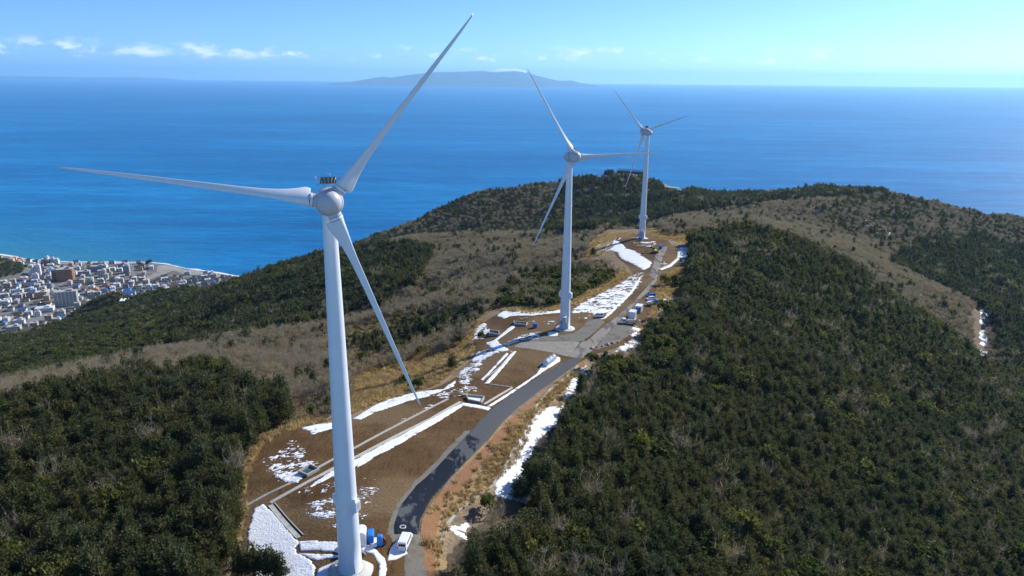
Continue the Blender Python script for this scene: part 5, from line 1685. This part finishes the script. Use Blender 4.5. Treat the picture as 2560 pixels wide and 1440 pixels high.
if rest_V:
    bm = bmesh.new()
    mats = []
    for (x, y, z, ang, spec) in rest_V:
        src = house_mesh(spec)
        n0 = len(bm.faces)
        bm.from_mesh(src)
        bm.faces.ensure_lookup_table()
        Mx = Matrix.Translation((x, y, z)) @ Matrix.Rotation(ang, 4, 'Z')
        vs = set()
        for f in bm.faces[n0:]:
            m = src.materials[f.material_index]
            if m not in mats: mats.append(m)
            f.material_index = mats.index(m)
            vs.update(f.verts)
        bmesh.ops.transform(bm, matrix=Mx, verts=list(vs))
    me = bpy.data.meshes.new('distant_houses')
    bm.to_mesh(me)
    for m in mats: me.materials.append(m)
    tag(link(bpy.data.objects.new('distant_houses', me)), kind='stuff')
print('HOUSES', len(plots), n_house)

# ------------------------------------------------------------------ vegetation
NR = np.random.default_rng(5)
def leaves(c, out, size, n, rs, spread, droop=.0, aspect=.5):
    """n leaf sprays (diamond quads) round every clump centre c, leaning along out"""
    m = len(c)
    C = np.repeat(c, n, 0)
    O = np.repeat(out, n, 0)
    k = m * n
    C = C + rs.normal(0, 1, (k, 3)) * spread
    d = O + rs.normal(0, .55, (k, 3))
    d[:, 2] -= droop
    d /= np.linalg.norm(d, axis=1)[:, None] + 1e-9
    r = rs.normal(0, 1, (k, 3))
    s = np.cross(d, r)
    s /= np.linalg.norm(s, axis=1)[:, None] + 1e-9
    L = size * rs.uniform(.6, 1.3, (k, 1))
    W = L * aspect
    V = np.stack([C - d * L * .5, C + s * W * .5, C + d * L * .5, C - s * W * .5], 1).reshape(-1, 3)
    return V, np.arange(4 * k).reshape(-1, 4)

def conifer_crown(seed, tufts=150, n=12, H=10.0, Rm=1.85, z0=2.2, size=.44):
    rs = np.random.default_rng(seed)
    t = 1 - np.sqrt(rs.uniform(0, 1, tufts))
    t = np.clip(t * 1.05, 0, 1)
    a = rs.uniform(0, 2 * PI, tufts)
    lob = 1 + .18 * np.sin(a * 3 + seed) + .12 * np.sin(a * 5 + 2.1 * seed + t * 6)
    rad = Rm * np.maximum(.10, (1 - t) ** .34) * lob * rs.uniform(.72, 1.05, tufts)
    z = z0 + t * (H - z0)
    c = np.stack([rad * np.cos(a), rad * np.sin(a), z], -1)
    out = np.stack([np.cos(a), np.sin(a), np.full(tufts, .45)], -1)
    V, F = leaves(c, out, size, n, rs, .30, .1, .6)
    # dense heart so the crown is not see-through
    hv, hf = [], []
    for k in range(6):
        tt = k / 5
        rr = Rm * .62 * max(.03, (1 - tt) ** .5)
        for j in range(7): hv.append((rr * math.cos(j * 2 * PI / 7) * rs.uniform(.8, 1.15), rr * math.sin(j * 2 * PI / 7) * rs.uniform(.8, 1.15), z0 + .3 + tt * (H - z0 - 1.0)))
    for k in range(5):
        for j in range(7): hf.append((k * 7 + j, k * 7 + (j + 1) % 7, (k + 1) * 7 + (j + 1) % 7, (k + 1) * 7 + j))
    return np.concatenate([V, hv]), np.concatenate([F, np.array(hf) + len(V)])

def dome_crown(seed, tufts=110, n=8, H=4.2, Rm=2.0, z0=.5, size=.55):
    rs = np.random.default_rng(seed)
    nb = 6
    bc = np.stack([rs.uniform(-.55, .55, nb) * Rm, rs.uniform(-.55, .55, nb) * Rm, z0 + rs.uniform(.35, .8, nb) * (H - z0)], -1)
    br = rs.uniform(.38, .62, nb) * Rm
    i = rs.integers(0, nb, tufts)
    v = rs.normal(0, 1, (tufts, 3))
    v[:, 2] = np.abs(v[:, 2]) * 1.1 - .35
    v /= np.linalg.norm(v, axis=1)[:, None]
    c = bc[i] + v * br[i][:, None] * rs.uniform(.75, 1.05, (tufts, 1))
    V, F = leaves(c, v + np.array([0, 0, .3]), size, n, rs, .2, 0, .62)
    return V, F

def twig_crown(seed, H=6.0, Rm=2.4, n1=9, n2=7, n3=7, w=1.0):
    """bare branches: limbs, boughs and twigs as thin ribbons"""
    rs = np.random.default_rng(seed)
    V, F = [], []
    def rib(a, b, w0, w1):
        d = b - a
        s = np.cross(d, rs.normal(0, 1, 3))
        s /= np.linalg.norm(s) + 1e-9
        u = np.cross(d, s)
        u /= np.linalg.norm(u) + 1e-9
        for e in (s, u):
            i = len(V)
            V.extend([a - e * w0, a + e * w0, b + e * w1, b - e * w1])
            F.append((i, i + 1, i + 2, i + 3))
    for k in range(n1):
        a0 = np.array([0, 0, H * rs.uniform(.15, .5)])
        an = 2 * PI * k / n1 + rs.uniform(-.3, .3)
        tip = np.array([math.cos(an) * Rm * rs.uniform(.5, .85), math.sin(an) * Rm * rs.uniform(.5, .85), H * rs.uniform(.62, .98)])
        rib(a0, tip, .05 * w, .025 * w)
        for j in range(n2):
            b0 = a0 + (tip - a0) * rs.uniform(.3, 1)
            b1 = b0 + rs.normal(0, .42, 3) * Rm * .5 + np.array([0, 0, .14 * H])
            rib(b0, b1, .026 * w, .014 * w)
            for q in range(n3):
                c0 = b0 + (b1 - b0) * rs.uniform(.25, 1)
                c1 = c0 + rs.normal(0, .35, 3) + np.array([0, 0, .38])
                rib(c0, c1, .017 * w, .007 * w)
    return np.array(V), np.array(F)

def grass_tuft(seed, n=34, H=1.1, Rm=.75):
    rs = np.random.default_rng(seed)
    a, r = rs.uniform(0, 2 * PI, n), Rm * np.sqrt(rs.uniform(0, 1, n))
    p = np.stack([r * np.cos(a), r * np.sin(a), np.zeros(n) - .05], -1)
    lean = rs.normal(0, .32, (n, 3))
    lean[:, 2] = rs.uniform(.55, 1.1, n)
    tip = p + lean * H
    s = np.stack([-np.sin(a), np.cos(a), np.zeros(n)], -1) * .07
    V = np.stack([p - s, p + s, tip + s * .4, tip - s * .4], 1).reshape(-1, 3)
    return V, np.arange(4 * n).reshape(-1, 4)

def trunk_geo(H, r):
    V, F = [], []
    for k in range(4):
        t = k / 3
        for j in range(6): V.append((r * (1 - .8 * t) * math.cos(j * PI / 3) + .06 * math.sin(3 * t), r * (1 - .8 * t) * math.sin(j * PI / 3), -.5 + t * (H + .5)))
    for k in range(3):
        for j in range(6): F.append((k * 6 + j, k * 6 + (j + 1) % 6, (k + 1) * 6 + (j + 1) % 6, (k + 1) * 6 + j))
    return np.array(V), np.array(F)

class Plant:
    def __init__(s, crown, trunk, leafm):
        s.crown = np_mesh('crown', *crown, [leafm])
        s.trunk = np_mesh('trunk', *trunk, [MATS['bark']], True) if trunk else None
        if trunk:
            V = np.concatenate([crown[0], trunk[0]])
            F = np.concatenate([crown[1], trunk[1] + len(crown[0])])
            s.both = np_mesh('plant', V, F, [leafm, MATS['bark']], False, [0] * len(crown[1]) + [1] * len(trunk[1]))
        else: s.both = s.crown
CL, BL, TW = MATS['conifer_leaf'], MATS['broad_leaf'], MATS['bare_twig']
LIB = {
    'conifer': [Plant(conifer_crown(10 + k, H=(8.4, 9.0, 9.6, 8.8, 9.9, 9.2)[k], Rm=(2.0, 1.85, 2.1, 2.2, 1.95, 1.8)[k]), trunk_geo(8.5, .17), CL) for k in range(6)],
    'conifer_far': [Plant(conifer_crown(30 + k, 70, 7, H=9.2, Rm=2.15, size=.70), None, CL) for k in range(4)],
    'broad': [Plant(dome_crown(50 + k, H=(4.0, 4.8, 3.4, 5.4)[k], Rm=(2.0, 2.3, 1.9, 2.4)[k]), trunk_geo(2.6, .13), BL) for k in range(4)],
    'broad_far': [Plant(dome_crown(60 + k, 48, 6, H=5.0, Rm=2.5, size=.95), None, BL) for k in range(4)],
    'bare': [Plant(twig_crown(70 + k, H=(5.6, 6.4, 5.0, 6.0)[k], Rm=(2.3, 2.5, 2.2, 2.6)[k]), trunk_geo(3.6, .12), TW) for k in range(4)],
    'bare_far': [Plant(twig_crown(80 + k, 5.6, 2.9, 9, 7, 7, 1.8), None, TW) for k in range(3)],
    'tuft': [Plant(grass_tuft(90 + k), None, MATS['dry_blade']) for k in range(4)],
}

def scatter(name, P, S, RZ, VI, meshes, kind='stuff'):
    col = bpy.data.collections.new('library_' + name)
    for i, me in enumerate(meshes):
        col.objects.link(bpy.data.objects.new(f'{name}_{i:02d}', me))
    me = bpy.data.meshes.new(name)
    me.vertices.add(len(P))
    me.vertices.foreach_set('co', np.asarray(P, np.float32).ravel())
    for n, dt, v in (('size', 'FLOAT_VECTOR', S), ('turn', 'FLOAT', RZ), ('pick', 'INT', VI)):
        at = me.attributes.new(n, dt, 'POINT')
        at.data.foreach_set('vector' if dt == 'FLOAT_VECTOR' else 'value', np.asarray(v, np.int32 if dt == 'INT' else np.float32).ravel())
    o = tag(link(bpy.data.objects.new(name, me)), kind=kind)
    ng = bpy.data.node_groups.new('scatter_' + name, 'GeometryNodeTree')
    ng.interface.new_socket('Geometry', in_out='INPUT', socket_type='NodeSocketGeometry')
    ng.interface.new_socket('Geometry', in_out='OUTPUT', socket_type='NodeSocketGeometry')
    N, L = ng.nodes, ng.links
    gi, go = N.new('NodeGroupInput'), N.new('NodeGroupOutput')
    ip = N.new('GeometryNodeInstanceOnPoints')
    ci = N.new('GeometryNodeCollectionInfo')
    ci.inputs['Collection'].default_value = col
    ci.inputs['Separate Children'].default_value = True
    ci.inputs['Reset Children'].default_value = True
    ip.inputs['Pick Instance'].default_value = True
    def attr(n, dt):
        a = N.new('GeometryNodeInputNamedAttribute')
        a.data_type = dt
        a.inputs['Name'].default_value = n
        return a.outputs['Attribute']
    cb = N.new('ShaderNodeCombineXYZ')
    L.new(attr('turn', 'FLOAT'), cb.inputs[2])
    L.new(gi.outputs[0], ip.inputs['Points'])
    L.new(ci.outputs[0], ip.inputs['Instance'])
    L.new(attr('pick', 'INT'), ip.inputs['Instance Index'])
    L.new(cb.outputs[0], ip.inputs['Rotation'])
    L.new(attr('size', 'FLOAT_VECTOR'), ip.inputs['Scale'])
    L.new(ip.outputs[0], go.inputs[0])
    md = o.modifiers.new('scatter', 'NODES')
    md.node_group = ng
    return o

def jitter_grid(x0, x1, y0, y1, s, seed):
    r = np.random.default_rng(seed)
    X, Y = np.meshgrid(np.arange(x0, x1, s), np.arange(y0, y1, s))
    return X.ravel() + r.uniform(-.42, .42, X.size) * s, Y.ravel() + r.uniform(-.42, .42, X.size) * s

def in_view(px, py, w, m=230):
    return (w > 20) & (px > -m) & (px < 2560 + m) & (py > -200) & (py < 1440 + m * 1.6)

pts = {k: [] for k in ('conifer', 'broad', 'bare')}
for (x0, x1, y0, y1, s, seed, far) in ((-260, 330, 62, 330, 2.6, 1, 0), (-480, 520, 330, 620, 3.2, 2, 1), (-1150, 900, 620, 1130, 4.6, 3, 2), (-480, -260, 150, 330, 3.5, 4, 1), (-1150, -480, 330, 620, 4.6, 5, 2), (520, 900, 330, 620, 4.6, 6, 2), (-1130, -380, 1130, 1500, 5.0, 7, 3)):
    x, y = jitter_grid(x0, x1, y0, y1, s, seed)
    z = hz(x, y)
    code, px, py, w = vegetation(x, y, z)
    ok = in_view(px, py, w)
    ins = inpoly(x, y, TOWN)
    code = np.where(ins & (z > -283) & (y > 1000), 4, code)
    code = np.where(ins & (z <= -283) & (y > 850), 1, code)
    ok &= (z > -299) & (code != 1)
    if far == 3: ok &= (z > -288)
    u = NR.uniform(0, 1, len(x))
    v = NR.uniform(0, 1, len(x))
    clump = fbm(x / 16.0, y / 16.0, 61, 3)
    sp = np.full(len(x), -1)
    # 0 conifer, 1 broad, 2 bare
    T = {8: (.17, .56, .99), 2: (.945, .975, 1.0), 3: (.34, .70, .98), 4: (.30, .72, 1.0), 5: (.06, .80, .97), 6: (.03, .25, .80), 0: (.02, .12, .97), 7: (.008, .016, .035)}
    for c, (a, b_, d_) in T.items():
        k = code == c
        uu = np.clip(u + (clump - .5) * (0 if c in (2, 7) else .9), 0, .9999)
        if c == 2: uu = np.clip(u + np.where(x > -10, (clump - .5) * .28 + .02, 0), 0, .9999)
        sp = np.where(k & (uu < a), 0, np.where(k & (uu < b_), 1, np.where(k & (uu < d_), 2, sp)))
    for i, n in enumerate(('conifer', 'broad', 'bare')):
        k = ok & (sp == i)
        base = (1.0, 1.05, 1.1, 1.2)[far]
        if n == 'conifer': base *= np.where(code[k] == 2, .93, .72)
        if n == 'broad': base *= np.where(code[k] == 2, 1.7, np.where(np.isin(code[k], (3, 4)), 1.35, np.where(np.isin(code[k], (6, 0)), .72, .8)))
        if n == 'bare': base *= np.where(code[k] == 2, 1.35, np.where(code[k] == 6, .55, np.where(code[k] == 7, .45, .85)))
        sz = base * NR.uniform(.80, 1.16, k.sum())
        sz = sz * (.80 + .40 * fbm(x[k] / 22.0, y[k] / 22.0, 71, 3)) * np.where(NR.uniform(0, 1, k.sum()) < .06, 1.18, 1.0)
        sh = sz * NR.uniform(.86, 1.10, k.sum())
        pts[n].append(np.stack([x[k], y[k], z[k], sz, sh, px[k], py[k], w[k], code[k], np.full(k.sum(), far)], -1))
pts = {k: np.concatenate(v) for k, v in pts.items()}
# plants put where the photograph shows single ones
def put(kind, px, py, size, h=None):
    g = ground(px, py)
    q = project(np.array([g[0]]), np.array([g[1]]), np.array([g[2] + 3]))
    pts[kind] = np.concatenate([pts[kind], [[g[0], g[1], g[2], size, h or size, q[0][0], q[1][0], q[2][0], 9, 0]]])
for a in ((1050, 893, .8), (1048, 972, .9), (1035, 973, .7), (1075, 715, 1.4), (1080, 745, 1.4), (1130, 745, 1.2), (1660, 715, 1.1), (1685, 712, 1.3), (1735, 750, 1.5), (1150, 860, .9), (375, 663, 2.6), (368, 664, 2.2), (1480, 925, 1.1), (1560, 945, 1.4), (1205, 852, .8), (1700, 770, 1.2), (1660, 800, 1.6), (1640, 850, 1.5), (1630, 880, 1.1), (1500, 940, 1.5, 1.2), (1540, 946, 1.6, 1.3), (1520, 952, 1.6, 1.2), (1690, 720, .7)): put('broad', *a)
for a in ((640, 1447, .85, .8), (672, 1452, .9, .85), (700, 1458, .75, .7), (606, 1450, .8, .8), (1325, 1222, .9), (1338, 1238, .9), (1345, 1262, 1.0), (1300, 1262, .9)): put('conifer', *a)

SPEC = {'conifer': ('conifer_tree', 'conifer', 'conifer'), 'broad': ('evergreen_bush', 'evergreen bush', 'broad'), 'bare': ('bare_tree', 'bare tree', 'bare')}
LIMIT = {'conifer': 290, 'broad': 230, 'bare': 250}
def plant_label(kind, x, y, px, py, sz):
    tall = 'tall' if sz > 1.08 else 'small' if sz < .9 else 'medium'
    if kind == 'conifer':
        if px < 740: spot = 'in the forest left of the nearest turbine' if px < 560 else 'at the right edge of the left forest'
        elif px < 1360: spot = 'at the forest edge below the road slope'
        elif px < 1800: spot = 'low in the forest right of the road'
        else: spot = 'at the lower right of the forest'
        return f'{tall} dark green conifer {spot}', 'conifers of the near forests'
    if kind == 'broad':
        if px < 800: spot = 'by the left forest edge'
        elif px < 1230: spot = 'in the dry grass left of the road'
        elif px < 1750: spot = 'on the slope right of the road'
        else: spot = 'among the forest conifers'
        return f'{tall} olive green bush {spot}', 'evergreen bushes'
    if px < 800: spot = 'beyond the left forest'
    elif px < 1230: spot = 'in the scrub behind the nearest turbine'
    elif px < 1750: spot = 'beside the forest right of the road'
    else: spot = 'among the forest conifers'
    return f'{tall} leafless grey brown tree {spot}', 'bare trees'

for kind, A in pts.items():
    name, cat, lib = SPEC[kind]
    vis = (A[:, 5] > -10) & (A[:, 5] < 2570) & (A[:, 6] > 0) & (A[:, 6] < 1470)
    score = np.where(A[:, 8] == 9, 1e6, np.where(vis, A[:, 3] / A[:, 7], 0))
    order = np.argsort(-score)
    one = order[:LIMIT[kind]]
    one = one[score[one] > 0]
    for i in one:
        x, y, z, sz, sh = A[i, :5]
        P = LIB[lib][int(i) % len(LIB[lib])]
        lab, grp = plant_label(kind, x, y, A[i, 5], A[i, 6], sz)
        t = empty(name, (x, y, z), float(NR.uniform(0, 6.28)), lab, cat, grp)
        t.scale = (sz, sz, sh)
        if P.trunk: child('trunk', P.trunk, t)
        child('crown', P.crown, t)
    m = np.ones(len(A), bool)
    m[one] = False
    for far, suffix in ((False, ''), (True, '_far')):
        k = m & ((A[:, 7] > 300) == far)
        if not k.any(): continue
        lst = [p.both for p in LIB[lib + suffix]]
        B = A[k]
        nm = {('conifer', 0): 'conifer_forest', ('conifer', 1): 'distant_conifer_forest', ('broad', 0): 'evergreen_undergrowth', ('broad', 1): 'distant_evergreen_woods', ('bare', 0): 'bare_undergrowth', ('bare', 1): 'distant_bare_woods'}[(kind, int(far))]
        scatter(nm, B[:, :3] - np.array([0, 0, .1]), np.stack([B[:, 3], B[:, 3], B[:, 4]], -1), NR.uniform(0, 6.28, len(B)), NR.integers(0, len(lst), len(B)), lst)
        print('SCATTER', nm, len(B))

# dry grass tufts
x, y = jitter_grid(-120, 180, 80, 520, 1.15, 21)
z = hz(x, y)
code, px, py, w = vegetation(x, y, z, 0.5)
gk = soft_in(x, y, GRASS, 3.0)
sk = sdf(x, y, SOIL)
ins = (((code == 7) | (gk > .55)) & (sk < .3) | ((code == 6) & (NR.uniform(0, 1, len(x)) < .35)) | ((code == 0) & (y < 330) & (NR.uniform(0, 1, len(x)) < .25))) & in_view(px, py, w, 60)
ins &= (sdf(x, y, BANK) < -.2) | (fbm(x / 2.5, y / 2.5, 9, 2) > .62)
for pl in (ROAD_A, ROAD_B): ins &= sdf(x, y, gpoly(pl)) < -1.0
B = np.stack([x, y, z], -1)[ins]
s = NR.uniform(.55, 1.25, len(B)) * np.clip(.4 + fbm(B[:, 0] / 9, B[:, 1] / 9, 13, 3), .5, 1.2)
lst = [p.both for p in LIB['tuft']]
scatter('dry_grass', B, np.stack([s, s, s], -1), NR.uniform(0, 6.28, len(B)), NR.integers(0, len(lst), len(B)), lst)
print('GRASS', len(B))

# ------------------------------------------------------------------ air
def build_haze():
    m = bpy.data.materials.new('haze_air')
    m.use_nodes = True
    nt = m.node_tree
    nt.nodes.remove(nt.nodes['Principled BSDF'])
    v = nt.nodes.new('ShaderNodeVolumePrincipled')
    v.inputs['Color'].default_value = (.42, .75, 1.0, 1)
    v.inputs['Density'].default_value = HAZE_DENSITY
    v.inputs['Anisotropy'].default_value = 0.3
    nt.links.new(v.outputs[0], nt.nodes['Material Output'].inputs['Volume'])
    b = MB().mat(m)
    z0, z1 = SEA_Z - 60, 620
    b.box((0, 30000, (z0 + z1) / 2), (126000, 64000, z1 - z0))
    tag(b.build('haze'), kind='stuff')
HAZE_DENSITY = 3.1e-5
build_haze()
